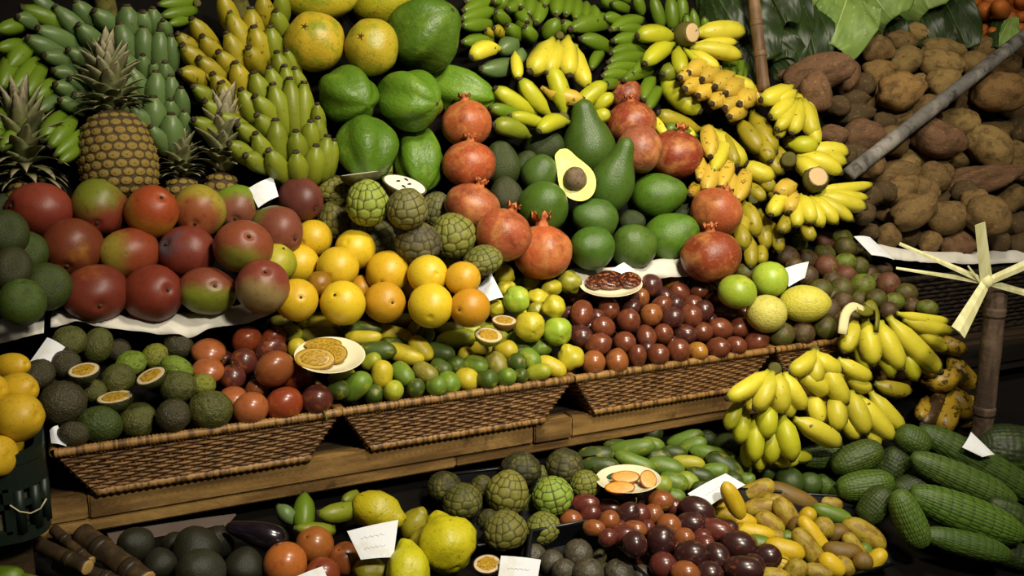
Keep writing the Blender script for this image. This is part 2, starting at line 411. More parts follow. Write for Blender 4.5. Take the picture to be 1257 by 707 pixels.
SH['half'] = [lathe('half_fruit', [(-1, 0), (-.95, .3), (-.75, .66), (-.4, .92), (-.1, 1), (0, 1), (.02, .95), (-.03, .9), (-.06, 0)], 28, 20, na=.02, seed=s) for s in range(2)]
SH['eggplant'] = [lathe('eggplant', [(-1, 0), (-.93, .45), (-.7, .85), (-.35, 1), (.1, .88), (.5, .68), (.8, .5), (.95, .3), (1, 0)], 24, 20, na=.03, seed=1)]
STEM = {}
STEM['nub'] = lathe('stem_scar', [(-.03, 0), (0, .07), (.05, .06), (.06, .03), (.04, 0)], 10, 8)
STEM['star'] = lathe('blossom_scar', [(-.03, 0), (-.02, .1), (.03, .07), (.02, 0)], 10, 8, lambda th, z, s: 1+.5*math.cos(5*th))
STEM['stalk'] = tube('stem', [(0, 0, -.1), (.02, 0, .2), (.1, .02, .42), (.22, .05, .6)], [.07, .055, .05, .06], 7)
STEM['cap'] = lathe('calyx', [(-.1, 0), (-.03, .2), (.04, .16), (.12, .09), (.3, .07), (.3, 0)], 12, 10, lambda th, z, s: 1+.25*math.cos(5*th))
def crown_mesh(h=.3, spread=.16):
    vs, fs = [], []; n = 6; seg = 24
    for i, (z, r) in enumerate([(-.12, .3), (-.02, .17), (.1, .15), (.2, .19), (.3, .25)]):
        for j in range(seg):
            th = 2*math.pi*j/seg; tooth = abs(math.cos(n*th/2))
            zz = z if i < 3 else .12+(z-.12)*tooth
            vs.append(V((r*math.cos(th), r*math.sin(th), zz)))
    for i, (z, r) in enumerate([(.24, .2), (.1, .11), (.02, .1)]):
        for j in range(seg):
            th = 2*math.pi*j/seg; tooth = abs(math.cos(n*th/2)); zz = .1+(z-.1)*tooth if i == 0 else z
            vs.append(V((r*math.cos(th), r*math.sin(th), zz)))
    R = 8
    for i in range(R-1):
        for j in range(seg):
            j2 = (j+1) % seg; fs.append((i*seg+j, i*seg+j2, (i+1)*seg+j2, (i+1)*seg+j))
    fs.append(tuple((R-1)*seg+j for j in range(seg)))
    return mesh('crown', vs, fs)
STEM['crown'] = crown_mesh()

# ---------------------------------------------------------------- fruit skins
SK = {}
SK['orange'] = mat('yellow_maracuja_skin', None, [('noise', '#bd8a1c', .45, 1.6, .5, .75), ('vor', '#5e3a12', .75, 5.5, .13), ('noise', '#6e4a18', .6, 6, .68, .74)], .42, .5, bump=(30, .08), vary=.05, mottle=0.45)
SK['pome'] = mat('pomegranate_skin', None, [('noise', '#b87a44', .8, 1.3, .44, .68), ('noise', '#6e2618', .65, 1.7, .48, .7), ('noise', '#c98f58', .3, 7, .52, .72), ('vor', '#5a2a17', .5, 9, .08)], .42, .4, bump=(12, .1), mottle=0.9)
SK['avo'] = mat('avocado_skin', None, [('noise', '#2c4a17', .5, 2, .45, .7), ('noise', '#5f7a35', .35, 16, .6, .72), ('vor', '#151c0c', .5, 13, .1)], .4, .5, bump=(26, .22), mottle=0.9)
SK['avod'] = mat('dark_avocado_skin', None, [('noise', '#28301c', .6, 2.4, .45, .7), ('noise', '#4e5a3a', .4, 20, .58, .7)], .5, .4, bump=(22, .4), mottle=0.9)
SK['papg'] = mat('green_papaya_skin', None, [('noise', '#6a9636', .45, 1.7, .5, .74), ('noise', '#2c6413', .4, 2.5, .52, .75), ('noise', '#cfd58a', .35, 11, .68, .76)], .42, .35, bump=(7, .25), mottle=0.7)
SK['papy'] = mat('ripe_papaya_skin', None, [('noise', '#6f8a1f', .85, 1.5, .47, .68), ('noise', '#a88a1e', .5, 2.4, .5, .7), ('noise', '#4c3a10', .6, 9, .62, .72), ('vor', '#3a2c0c', .6, 9, .12)], .42, .5, bump=(12, .15), mottle=0.9)
SK['cher'] = mat('cherimoya_skin', None, [('noise', '#8a8a4a', .4, 1.5, .45, .7), ('noise', '#4a4024', .6, 3.0, .6, .74), ('attr', '#2a2813', .88, 'edge', .4, .9)], .6, .3, bump=(25, .12), mottle=0.9)
SK['tam'] = mat('tamarillo_skin', None, [('noise', '#8f4a28', .5, 1.6, .5, .72), ('noise', '#42171a', .5, 2, .5, .7), ('vor', '#c09060', .3, 9, .06)], .3, .5, coat=.25, vary=.12, mottle=0.6)
SK['redp'] = mat('red_passionfruit_skin', None, [('noise', '#3d1216', .45, 1.6, .5, .72), ('noise', '#c06a3a', .35, 2.4, .55, .75), ('vor', '#b98058', .35, 10, .06)], .3, .5, coat=.25, vary=.08, mottle=0.5)
SK['tom'] = mat('glossy_red_skin', None, [('noise', '#c2622a', .35, 1.5, .5, .72), ('noise', '#74201a', .4, 1.9, .52, .72)], .32, .45, coat=.15, vary=.06, mottle=0.5)
SK['cur'] = mat('banana_passionfruit_skin', None, [('noise', '#c9b62c', .4, 1.3, .52, .72), ('noise', '#5c4a18', .6, 3.2, .64, .74), ('vor', '#3c3414', .5, 7, .08)], .42, .45, bump=(18, .1), vary=.1, mottle=0.9)
SK['curb'] = mat('overripe_banana_passionfruit_skin', None, [('noise', '#7a5a1e', .8, 1.6, .45, .62), ('noise', '#3c2a10', .7, 4, .6, .72)], .5, .4, bump=(18, .15), vary=.1, mottle=0.9)
SK['gua'] = mat('guava_skin', None, [('noise', '#d6c63a', .45, 1.4, .5, .74), ('noise', '#6a8a1e', .45, 1.9, .5, .74), ('vor', '#4a4212', .6, 6, .1)], .38, .5, bump=(20, .08), mottle=0.6)
SK['pas'] = mat('wrinkled_passionfruit_skin', None, [('noise', '#2a2a16', .6, 3, .48, .68), ('noise', '#7f8548', .4, 9, .56, .72)], .48, .45, bump=(9, .5), mottle=0.9)
SK['ppas'] = mat('purple_passionfruit_skin', None, [('noise', '#6a6a55', .5, 5, .5, .7), ('noise', '#241a1a', .6, 3, .5, .7)], .4, .45, bump=(9, .25), mottle=0.9)
SK['qui'] = mat('quince_skin', None, [('noise', '#8d8f1a', .5, 1.6, .5, .72), ('noise', '#5c4a12', .7, 5.5, .66, .73)], .42, .45, bump=(9, .15), mottle=0.9)
SK['pot'] = mat('potato_skin', None, [('noise', '#4a3620', .7, 2.1, .45, .68), ('noise', '#a88f58', .4, 5, .56, .72), ('vor', '#2d1e10', .7, 6, .13), ('noise', '#33241a', .5, 20, .58, .7)], .8, .25, bump=(14, .35), vary=.1, mottle=0.9)
SK['mon'] = mat('monstera_fruit_skin', None, [('attr', '#14290d', .85, 'edge', .35, .95), ('noise', '#49702e', .4, 2, .5, .72)], .5, .4, bump=(30, .15), mottle=0.9)
SK['plum'] = mat('hog_plum_skin', None, [('noise', '#5a3a26', .7, 1.5, .44, .62), ('noise', '#2a2216', .75, 5, .56, .68), ('noise', '#7d8a35', .4, 2, .52, .7)], .5, .4, bump=(18, .2), mottle=0.9)
SK['mel'] = mat('yellow_melon_skin', None, [('noise', '#d8cf6a', .5, 3, .5, .72), ('noise', '#a8982e', .5, 7, .58, .7)], .45, .4, bump=(10, .3), mottle=0.9)
SK['egg'] = mat('eggplant_skin', '#150d14', [('noise', '#241a22', .6, 2, .45, .65)], .2, .6, coat=.4, mottle=0)
SK['dark'] = mat('dark_round_skin', None, [('noise', '#22241f', .6, 3, .45, .68)], .5, .4, bump=(18, .25), mottle=0.9)
SK['lemon'] = mat('yellow_mango_skin', None, [('noise', '#d4a424', .5, 1.6, .5, .72), ('vor', '#6a4310', .6, 6, .1)], .45, .4, mottle=0.9)
SK['car'] = mat('carrot_skin', None, [('noise', '#8a4a1c', .5, 4, .5, .7), ('noise', '#d88a4a', .4, 7, .56, .72)], .55, .3)
STM = mat('stem_brown', '#3a2b18', [('noise', '#5c4a2a', .5, 6, .45, .65)], .8, .25)
STG = mat('stem_green', '#5d6a2a', [('noise', '#3c3a1a', .5, 6, .45, .65)], .7, .3)
CRN = mat('pomegranate_crown', '#b5683a', [('noise', '#5e2c18', .6, 6, .45, .65)], .6, .3)
FL = {}
FL['white'] = mat('white_flesh', '#eae9d2', [('noise', '#d9d8b4', .5, 5, .5, .7)], .55, .4)
FL['passion'] = mat('orange_pulp', '#b8922e', [('noise', '#7a5a16', .8, 7, .45, .6), ('vor', '#3a2c0e', .85, 6, .16), ('noise', '#d8bc58', .5, 5, .55, .7)], .35, .5)
FL['orange'] = mat('orange_flesh', '#c98c1c', [('noise', '#dcae30', .6, 2.5, .48, .66), ('noise', '#8a4a14', .6, 6, .58, .7)], .35, .5)
FL['yrim'] = mat('yellow_pith', '#b8942c', [('noise', '#8f6c1e', .5, 4, .5, .7)], .5)
FL['rim'] = mat('pale_pith', '#cdb892', [('noise', '#b0906a', .5, 3, .45, .7)], .6)
FL['avo'] = mat('avocado_flesh', '#d9dc8a', [('noise', '#e9e6ac', .6, 2, .45, .7)], .5, .4)
FL['tam'] = mat('tamarillo_pulp', '#3a1210', [('noise', '#b06a34', .7, 3, .5, .62), ('vor', '#0f0a0a', .7, 4, .22)], .25, .5, coat=.3)
FL['seed'] = mat('dark_seed', '#20170f', rough=.4)
PULP = lathe('flesh', [(-.12, 0), (-.08, .5), (-.04, .86), (.005, .93), (.02, .8), (.03, .4), (.03, 0)], 28, 14, na=.01)
PULPIN = lathe('pulp', [(-.04, 0), (.0, .5), (.03, .7), (.06, .58), (.075, .3), (.08, 0)], 24, 12, na=.14, ns=5)

# ---------------------------------------------------------------- fruit placed on the slopes
BACK = {'UP': .022, 'BSK': .035, 'LOW': .035}   # how far under the visible surface of a heap its deeper fruit may lie
ITEMS = []
def put(name, shape, skin, px, py, hl, hw, ang=90, tilt=0, zn='UP', h=0., c='#808080', label='', cat='fruit', group=None, var=None, stem=None, roll=None, ball=False, t=None, half=None, k=.92, free=False):
    ITEMS.append(dict(name=name, shape=shape, skin=skin, px=px, py=py, hl=hl, hw=hw, ang=ang, tilt=tilt, zn=zn, h=h, c=c, label=label, cat=cat, group=group,
                      var=var, stem=stem, roll=roll, ball=ball, t=t, half=half, k=k, free=free))
    return ITEMS[-1]
def ball(name, shape, skin, px, py, rx, ry, **kw):
    """outline given as image half-extents; the pole points at ang, tilted to the viewer"""
    ang = kw.setdefault('ang', random.uniform(60, 120)); tl = kw.setdefault('tilt', random.uniform(-20, 60))
    if abs(tl) > 45: return put(name, shape, skin, px, py, rx, ry, ball=True, **kw)
    if abs(math.sin(math.radians(ang))) > .7: return put(name, shape, skin, px, py, ry, rx, **kw)
    return put(name, shape, skin, px, py, rx, ry, **kw)

def solve():
    n = len(ITEMS)
    D = np.array([ray(i['px'], i['py'])[:] for i in ITEMS]); C0 = np.array(CAM[:])
    t = np.zeros(n); tmin = np.zeros(n); tmax = np.zeros(n); free = np.array([i['free'] for i in ITEMS])
    S_it, S_off, S_r = [], [], []
    for a, i in enumerate(ITEMS):
        if i['t'] is not None: t[a] = tmax[a] = i['t']
        else:
            t[a] = tdepth(i['px'], i['py'], i['zn'], i['h'], i['hw']*i['k']); tmax[a] = tdepth(i['px'], i['py'], i['zn'], -BACK.get(i['zn'], 0), i['hw']*.8)
        tmin[a] = t[a]-.11
        if i['zn'] == 'BSK' and i['t'] is None: tmin[a] = max(tmin[a], 1.652/(D[a][1]-.5*i['hw']/F)); t[a] = max(t[a], tmin[a]); tmax[a] = max(tmax[a], t[a])
        th, ph = math.radians(i['ang']), math.radians(i['tilt'])
        ax = RT*(math.cos(th)*math.cos(ph))+UP_*(math.sin(th)*math.cos(ph))-FW*math.sin(ph)
        i['ax'] = ax
        if i['ball']: hw = (i['hl']+i['hw'])/2; ns = 1; L = 0
        else:
            hw = i['hw']; L = max(0, i['hl']-hw); ns = 1 if L < .25*hw else int(math.ceil(L/hw*1.3))+2
        for q in range(ns):
            s = 0 if ns == 1 else -1+2*q/(ns-1)
            S_it.append(a); S_off.append(np.array(ax[:])*s*L/F); S_r.append(1.0*hw/F*(1 if ns > 1 else 1+.3*L/hw))
    S_it = np.array(S_it); S_off = np.array(S_off); S_r = np.array(S_r)
    px = np.array([i['px'] for i in ITEMS]); py = np.array([i['py'] for i in ITEMS])
    # pairs of spheres whose outlines can meet
    pr = []
    N = len(S_it)
    sx = px[S_it]+S_off.dot(np.array(RT[:]))*F; sy = py[S_it]-S_off.dot(np.array(UP_[:]))*F; sr = S_r*F
    for a in range(N):
        d2 = np.hypot(sx[a+1:]-sx[a], sy[a+1:]-sy[a]); k = np.nonzero((d2 < (sr[a]+sr[a+1:])*1.0) & (S_it[a+1:] != S_it[a]))[0]+a+1
        for b in k: pr.append((a, b))
    pr = np.array(pr); t0 = t.copy()
    for it in range(220):
        c = C0+D[S_it]*t[S_it, None]+S_off*t[S_it, None]; r = S_r*t[S_it]
        a, b = pr[:, 0], pr[:, 1]; d = c[b]-c[a]; fw = np.array(FW[:])
        dz = d.dot(fw); lat2 = (d**2).sum(1)-dz**2; R = (r[a]+r[b])*.95
        need = np.sqrt(np.maximum(0, R*R-lat2)); sg = np.where((dz >= 0) if it > 12 else (dz+(r[a]-r[b])*1.2 >= 0), 1., -1.); lack = need-np.abs(dz)
        ok = lack > .0005
        push = np.zeros(n); cnt = np.zeros(n)
        ia, ib = S_it[a[ok]], S_it[b[ok]]; v = np.minimum(lack[ok], .02)*.5*sg[ok]
        np.add.at(push, ia, -v); np.add.at(cnt, ia, 1); np.add.at(push, ib, v); np.add.at(cnt, ib, 1)
        t = t+np.where(free, 0, push/np.maximum(1, cnt)*1.3)
        t = np.where(free, t, np.clip(t, tmin, tmax))
    for a, i in enumerate(ITEMS): i['tt'] = t[a]

def build_items():
    for i in ITEMS:
        t = i['tt']; p = at(i['px'], i['py'], t); s = t/F*1.04
        ax = i['ax']
        if i['ball']:
            x = RT-ax*RT.dot(ax); sc = (i['hl']*s, i['hw']*s, (i['hl']+i['hw'])/2*s)
        else:
            x = FW-ax*FW.dot(ax)
            if x.length < .05: x = RT.copy()
            sc = (i['hw']*s, i['hw']*s, i['hl']*s)
        x.normalize(); y = ax.cross(x)
        M = Matrix((x, y, ax)).transposed()
        if not i['ball']:
            M = M @ Matrix.Rotation(i['roll'] if i['roll'] is not None else random.uniform(0, 6.28), 3, 'Z')
        vr = SH[i['shape']]; me = vr[(i['var'] if i['var'] is not None else random.randrange(len(vr))) % len(vr)]
        sk = i['skin'] if not isinstance(i['skin'], str) else SK[i['skin']]
        o = obj(i['name'], me, sk, label=i['label'], cat=i['cat'], group=i['group'], color=skin(i['c']))
        o.location = p; o.rotation_euler = M.to_euler(); o.scale = sc
        i['obj'] = o
        st = i['stem']
        if st:
            nm, smat, zz, ss = {'nub': ('stem_scar', STM, .95, 1), 'bot': ('blossom_scar', STM, -.98, 1), 'star': ('blossom_scar', STM, -.97, 1), 'stalk': ('stem', STG, .97, 1.0), 'cap': ('calyx', STG, .93, 1),
                     'crown': ('crown', CRN, .97, 1), 'tstalk': ('stem', STM, -.97, -.7), 'qcap': ('calyx', STM, -.86, 1.1)}[st]
            sm = STEM[{'nub': 'nub', 'bot': 'nub', 'star': 'star', 'stalk': 'stalk', 'cap': 'cap', 'crown': 'crown', 'tstalk': 'stalk', 'qcap': 'star'}[st]]
            if st == 'crown' and i['px'] == 666: ss = 1.35
            c = obj(nm, sm, smat, o, (0, 0, zz)); c.scale = (abs(ss), abs(ss), ss*(hrat(sc))*(1.25 if ss > 1.3 else 1))
        if i['half']:
            f = obj('flesh', PULP, FL[i['half'][0]], o)
            if len(i['half']) > 1 and i['half'][1]: obj('pulp', PULPIN, FL[i['half'][1]], o)
            for (sx_, sy_) in (i['half'][2] if len(i['half']) > 2 else ()):
                q = obj('seed', SEEDM, FL['seed'], o, (sx_, sy_, .03)); q.rotation_euler = (0, 0, random.uniform(0, 3)); q.scale = (.14, .06, .06*sc[0]/sc[2])
def hrat(sc): return sc[0]/sc[2]
SEEDM = lathe('seed', sph(8), 10, 8)

# ================================================================ the fruit, pile by pile
# ---- mangoes on the upper slope: (x, y, rx, ry, pole angle, tilt, base, second colour, blend direction, range, label)
def mango_skin(i, a, b, d, lo, hi, third=None):
    ly = [('dir', b, .95, d, lo, hi, .7), ('noise', '#5a1c16', .35, 2.2, .52, .72)]
    if third: ly.append(('noise', third[0], .9, third[1], .56, .68))
    ly += [('vor', '#d9b06a', .35, 16, .06), ('noise', '#3c1a12', .5, 9, .66, .74)]
    return mat('mango_skin_%d' % i, a, ly, .42, .35, bump=(20, .06), mottle=.8)
RD, GR, YL = '#752620', '#62762a', '#a87a22'
MG = [
 (49, 259, 37, 31, 170, 50, RD, '#86322a', (0, 1, 0), -.2, .8, None, 'big dull red mango beside the grey pineapple crown and dark avocados'),
 (123, 255, 31, 34, -70, 50, RD, GR, (0, 1, 0), .0, .9, None, 'red mango with green flank directly below the front pineapple'),
 (187, 260, 31, 29, 40, 40, YL, '#94301f', (0, 0, 1), -.1, .7, None, 'yellow mango with red shoulder by the pineapple base'),
 (245, 259, 29, 30, -80, 55, '#94842e', '#8c3e2a', (0, 0, 1), .2, .8, None, 'yellow-green mango blushing orange underneath, next to small pineapple crowns'),
 (290, 255, 27, 26, -70, 55, '#5f8a2c', '#7c3a34', (0, 0, 1), .1, .8, None, 'green-topped mango with purple blush beside the white price card'),
 (89, 304, 33, 32, -80, 45, '#6a2a1c', '#9c6a22', (.6, .3, .6), .75, 1.2, None, 'dark red mango with golden patch and a white glint'),
 (159, 311, 34, 29, 190, 35, '#80301f', '#86782a', (0, 0, 1), .0, .7, None, 'red mango turning yellow-green toward its stem scar, in the middle of the pile'),
 (230, 310, 33, 30, 150, 55, '#742a24', '#4c4a54', (.0, .0, 1), .75, 1.1, None, 'red mango with a bluish bruise around the stem scar'),
 (299, 303, 33, 29, 40, 55, '#823a2a', '#6d7630', (0, -1, 0), .2, .9, None, 'brick red mango with a brownish cheek beside the yellow maracujas'),
 (117, 360, 36, 32, -40, 50, '#6a241e', '#985a2c', (0, 1, 0), .75, 1.3, None, 'large dark red mango with orange patch at the paper edge'),
 (188, 360, 34, 32, 10, 40, '#74261e', '#591c1a', (0, 1, 0), .0, .8, None, 'deep red mango with a pale crease line on the paper edge'),
 (255, 357, 33, 27, 20, 55, '#783428', '#6a8230', (0, -1, 0), -.25, .45, None, 'half red half green mango on the paper edge'),
 (322, 351, 30, 30, 60, 50, '#7a302a', '#8a7648', (0, -1, 0), .0, .8, None, 'red mango with pale lower side touching the maracujas'),
 (341, 282, 31, 27, -25, 30, '#783a30', '#627a30', (0, 0, -1), -.1, .6, None, 'long mango green at one end and rosy at the other below the red mango'),
 (369, 245, 27, 25, -30, 30, '#5e2a28', '#74342e', (0, 1, 0), .0, .8, None, 'dark plum red mango beside cherimoyas and the white price card'),
 (340, 322, 22, 20, 60, 20, '#a8a030', '#86902c', (0, 1, 0), .0, .8, None, 'small yellow-green mango wedged behind the maracujas'),
]
for i, (x, y, rx, ry, an, tl, ca, cb, d, lo, hi, th, lb) in enumerate(MG):
    ball('mango', 'mango', mango_skin(i, ca, cb, d, lo, hi, th), x, y, rx*1.03, ry*1.03, ang=an, tilt=tl, label=lb, cat='mango', group='mangoes on the sloping display', stem='nub', var=i)
# ---- dark avocados at the far left
for x, y, rx, ry, c in [(3, 258, 20, 20, '#27381a'), (6, 287, 27, 28, '#2a3f1a'), (32, 311, 25, 26, '#2f4a1c'), (14, 330, 23, 27, '#33361f'), (0, 345, 16, 19, '#3a3524'), (58, 352, 28, 28, '#31491e'), (27, 371, 27, 28, '#355a22'), (1, 389, 18, 19, '#335a22'), (45, 322, 16, 20, '#2a3f1a')]:
    lb = 'brownish rough avocado among the dark avocados left of the mangoes' if c in ('#33361f', '#3a3524') else 'dark green round avocado piled left of the mangoes'
    ball('avocado', 'round', 'avod', x, y, rx, ry, c=c, label=lb, cat='avocado', group='dark avocados beside the mangoes')
# ---- papayas
for x, y, hl, hw, an, tl, sh, sk, c, st, lb in [
 (387, 52, 37, 36, -60, -72, 'ripe_papaya', 'papy', '#b59a24', 'star', 'ripe yellow papaya showing its dark blossom end above green papayas'),
 (457, 58, 33, 34, -30, -72, 'ripe_papaya', 'papy', '#a89624', 'star', 'smaller ripe papaya, yellow mottled green, end facing out'),
 (389, -6, 49, 31, 180, 10, 'ripe_papaya', 'papy', '#a89a1e', None, 'yellow-green papaya lying sideways on top of the pile'),
 (470, -2, 42, 33, 10, 15, 'ripe_papaya', 'papy', '#a8a01e', None, 'yellow papaya with brown scuffs lying beside the big green one'),
 (521, 42, 48, 46, 32, 30, 'papaya', 'papg', '#34661f', 'nub', 'largest dark green papaya leaning beside the ripe ones'),
 (427, 117, 41, 36, 150, -38, 'papaya', 'papg', '#39701f', 'bot', 'blocky green papaya with its pointed end turned out, under the yellow papayas'),
 (502, 122, 44, 38, 165, -32, 'papaya', 'papg', '#3d7821', 'bot', 'green papaya with star-shaped pointed end between two other green papayas'),
 (557, 109, 52, 29, 165, -8, 'papaya', 'papg', '#478424', 'bot', 'long bright green papaya lying toward the pomegranates'),
 (450, 182, 42, 39, 100, -25, 'papaya', 'papg', '#336a1c', None, 'green papaya behind the cut cherimoya halves'),
 (514, 194, 44, 31, 100, -20, 'papaya', 'papg', '#3a761f', 'bot', 'light green papaya standing beside the stacked pomegranates'),
]:
    put('papaya', sh, sk, x, y, hl, hw, ang=an, tilt=tl, c=c, label=lb, cat='papaya', group='papayas', stem=st, ball=abs(tl) > 60, h=.02 if tl < -60 else 0)
# ---- pomegranates
for x, y, rx, ry, an, tl, st, c, lb in [
 (573, 152, 30, 28, 95, 10, 'crown', '#a84a2c', 'orange-red pomegranate at the top of the column by the papayas'),
 (576, 202, 31, 28, 88, 10, 'crown', '#a33f28', 'red pomegranate second in the column by the papayas'),
 (580, 254, 32, 27, 70, 10, 'crown', '#a04a34', 'rosy brown pomegranate beside the dark avocados and cherimoyas'),
 (618, 288, 33, 31, 70, 12, 'crown', '#9c3f2c', 'red pomegranate leaning behind the one with upright crown'),
 (666, 310, 34, 33, 92, 8, 'crown', '#b0492c', 'large glossy pomegranate with open upright crown above the guavas'),
 (769, 118, 20, 20, 60, 60, None, '#7c2a24', 'small dark red pomegranate at the top, under the green bananas'),
 (775, 151, 29, 26, 95, 15, 'crown', '#8c2f24', 'dark red pomegranate behind the pear-shaped avocado'),
 (785, 183, 27, 28, 60, 60, None, '#93493a', 'dull rosy pomegranate half hidden behind an avocado neck'),
 (829, 190, 32, 29, 80, 25, 'crown', '#84291f', 'deep red pomegranate beside the spotted yellow bananas'),
 (879, 261, 31, 28, 60, -20, 'crown', '#a5472e', 'orange-red pomegranate stacked on the dark one beside hanging bananas'),
 (873, 315, 35, 31, 95, 12, 'crown', '#86301f', 'big dark red pomegranate under another one beside the lime melons'),
]:
    ball('pomegranate', 'pome', 'pome', x, y, rx*1.02, ry*1.02, ang=an, tilt=tl, c=c, label=lb, cat='pomegranate', group='pomegranates', stem=st, k=.95)
# ---- avocados in the middle
for x, y, hl, hw, an, tl, sh, sk, c, lb in [
 (721, 170, 47, 32, 100, 20, 'pear', 'avo', '#2d5a22', 'tall pear-shaped green avocado standing behind the cut one'),
 (754, 216, 48, 27, 70, 20, 'pear', 'avo', '#2f6024', 'slender pear-shaped avocado leaning right of the cut avocado half'),
 (616, 201, 28, 22, 100, 20, 'avocado', 'avod', '#2f4522', 'dark avocado beside the second pomegranate of the column'),
 (621, 239, 22, 21, 100, 20, 'avocado', 'avod', '#343d28', 'blackish avocado wedged between pomegranates and green avocado'),
 (647, 203, 18, 17, 80, 20, 'avocado', 'avod', '#2c4320', 'small dark avocado behind the row'),
 (663, 212, 23, 22, 60, 30, 'avocado', 'avo', '#32602a', 'green avocado just left of the cut half'),
 (667, 178, 25, 22, 0, 10, 'avocado', 'avod', '#27401c', 'dark green avocado under the yellow banana hand'),
 (668, 252, 31, 30, 60, 50, 'avocado', 'avo', '#2f6322', 'round green avocado next to the large crowned pomegranate'),
 (730, 268, 29, 24, 170, 25, 'avocado', 'avo', '#30642a', 'broad green avocado under the cut half'),
 (725, 304, 28, 26, 170, 50, 'avocado', 'avo', '#2c6420', 'smooth green avocado at the front beside the crowned pomegranate'),
 (777, 301, 28, 27, 120, 50, 'avocado', 'avo', '#3a6a2a', 'dusty green avocado at the front on the white paper'),
 (824, 289, 34, 28, 20, 20, 'avocado', 'avo', '#3c7a26', 'bright green oval avocado beside the big dark pomegranate'),
 (809, 239, 33, 26, 5, 15, 'avocado', 'avo', '#35701f', 'glossy green avocado under the deep red pomegranate'),
 (776, 272, 16, 14, 0, 10, 'avocado', 'avod', '#243c1a', 'dark avocado almost hidden between larger green ones'),
 (838, 262, 18, 16, 0, 10, 'avocado', 'avod', '#243c1a', 'small dark avocado behind the oval bright green one'),
]:
    put('avocado', sh, sk, x, y, hl, hw, ang=an, tilt=tl, c=c, label=lb, cat='avocado', group='green avocados', ball=tl > 45, stem='nub' if sh == 'pear' else None)
# ---- cherimoyas on the upper slope
CH = '#79793c'
for x, y, rx, ry, c, lb in [
 (410, 234, 22, 18, '#6f7038', 'brown-green cherimoya next to the plum red mango'), (411, 271, 21, 24, '#5c5c30', 'dull brown cherimoya left of the bright green one'),
 (451, 249, 25, 28, '#7d9a48', 'bright green cherimoya with crisp scales in front of the cut halves'), (459, 292, 25, 23, '#5b5836', 'grey-brown cherimoya behind the maracujas'),
 (500, 256, 24, 25, '#6b683a', 'speckled brown cherimoya under the white cut face'), (535, 257, 19, 22, '#5d5c36', 'small dull cherimoya beside the rosy pomegranate'),
 (513, 298, 27, 25, '#4b4530', 'darkest brown cherimoya in the middle above the maracujas'), (556, 289, 27, 27, '#717a3e', 'olive green cherimoya beside the leaning pomegranate'),
 (549, 322, 15, 13, '#6d8440', 'small green cherimoya peeking out behind the maracujas'), (593, 319, 23, 17, '#66703c', 'flattish green cherimoya above the white paper tag'),
 (461, 204, 20, 15, '#7a8a4a', 'pale green whole cherimoya behind the cut halves')]:
    ball('cherimoya', 'cherimoya', 'cher', x, y, rx, ry, ang=random.uniform(70, 110), tilt=random.uniform(0, 35), c=c, label=lb, cat='cherimoya', group='cherimoyas on the upper slope', h=.06 if (x, y) in ((451, 249), (500, 256)) else .05 if (x, y) == (461, 204) else .012 if (x, y) == (593, 319) else 0)
seeds = [(-.4, .1), (.05, -.2), (.1, .3), (.5, -.1)]
put('cherimoya_half', 'half', 'cher', 442, 213, 15, 24, ang=97, tilt=9, c='#4a4428', h=.085, k=.3, free=True, label='cut cherimoya half seen edge-on with thin white flesh', cat='cherimoya', half=('white',), stem=None)
put('cherimoya_half', 'half', 'cher', 497, 226, 18, 27, ang=70, tilt=24, c='#5a5230', h=.06, k=.3, free=True, label='cut cherimoya half with broad white face and dark seeds', cat='cherimoya', half=('white', None, seeds))
# ---- yellow maracujas
for j, (x, y, r, c) in enumerate([(385, 292, 22, '#d2a222'), (436, 306, 24, '#d6aa24'), (367, 324, 24, '#d2a222'), (415, 328, 25, '#d4a424'), (476, 334, 26, '#cc981f'), (525, 337, 24, '#d6aa26'), (568, 342, 21, '#c88f22'),
    (364, 368, 26, '#cc9a1e'), (421, 372, 27, '#d6a822'), (472, 371, 25, '#c2861f'), (529, 375, 27, '#d8ac24'), (577, 378, 24, '#bf7d1c'), (444, 353, 15, '#b87a18'), (392, 348, 15, '#8a5a14'), (500, 352, 14, '#8a5a14')]):
    lb = ('half hidden orange maracuja' if r < 16 else 'brown-spotted orange maracuja at the end of the yellow rows' if c == '#bf7d1c' else
          'pale-cheeked orange maracuja above the brown-spotted one' if r == 21 else 'round golden yellow maracuja in the rows below the cherimoyas')
    ball('maracuja', 'round', 'orange', x, y, r, r*.98, c='#%02x%02x%02x' % (int(int(c[1:3], 16)*.98), min(255, int(int(c[3:5], 16)*1.06)), int(c[5:7], 16)), tilt=random.choice((60, 65, -60, 20)), ang=random.uniform(0, 180), zn='UP' if y < 330 else 'BSK', h=.0 if y < 330 else .032, label=lb, cat='passion fruit', group='golden maracujas', stem=random.choice(('nub', 'bot', None)))
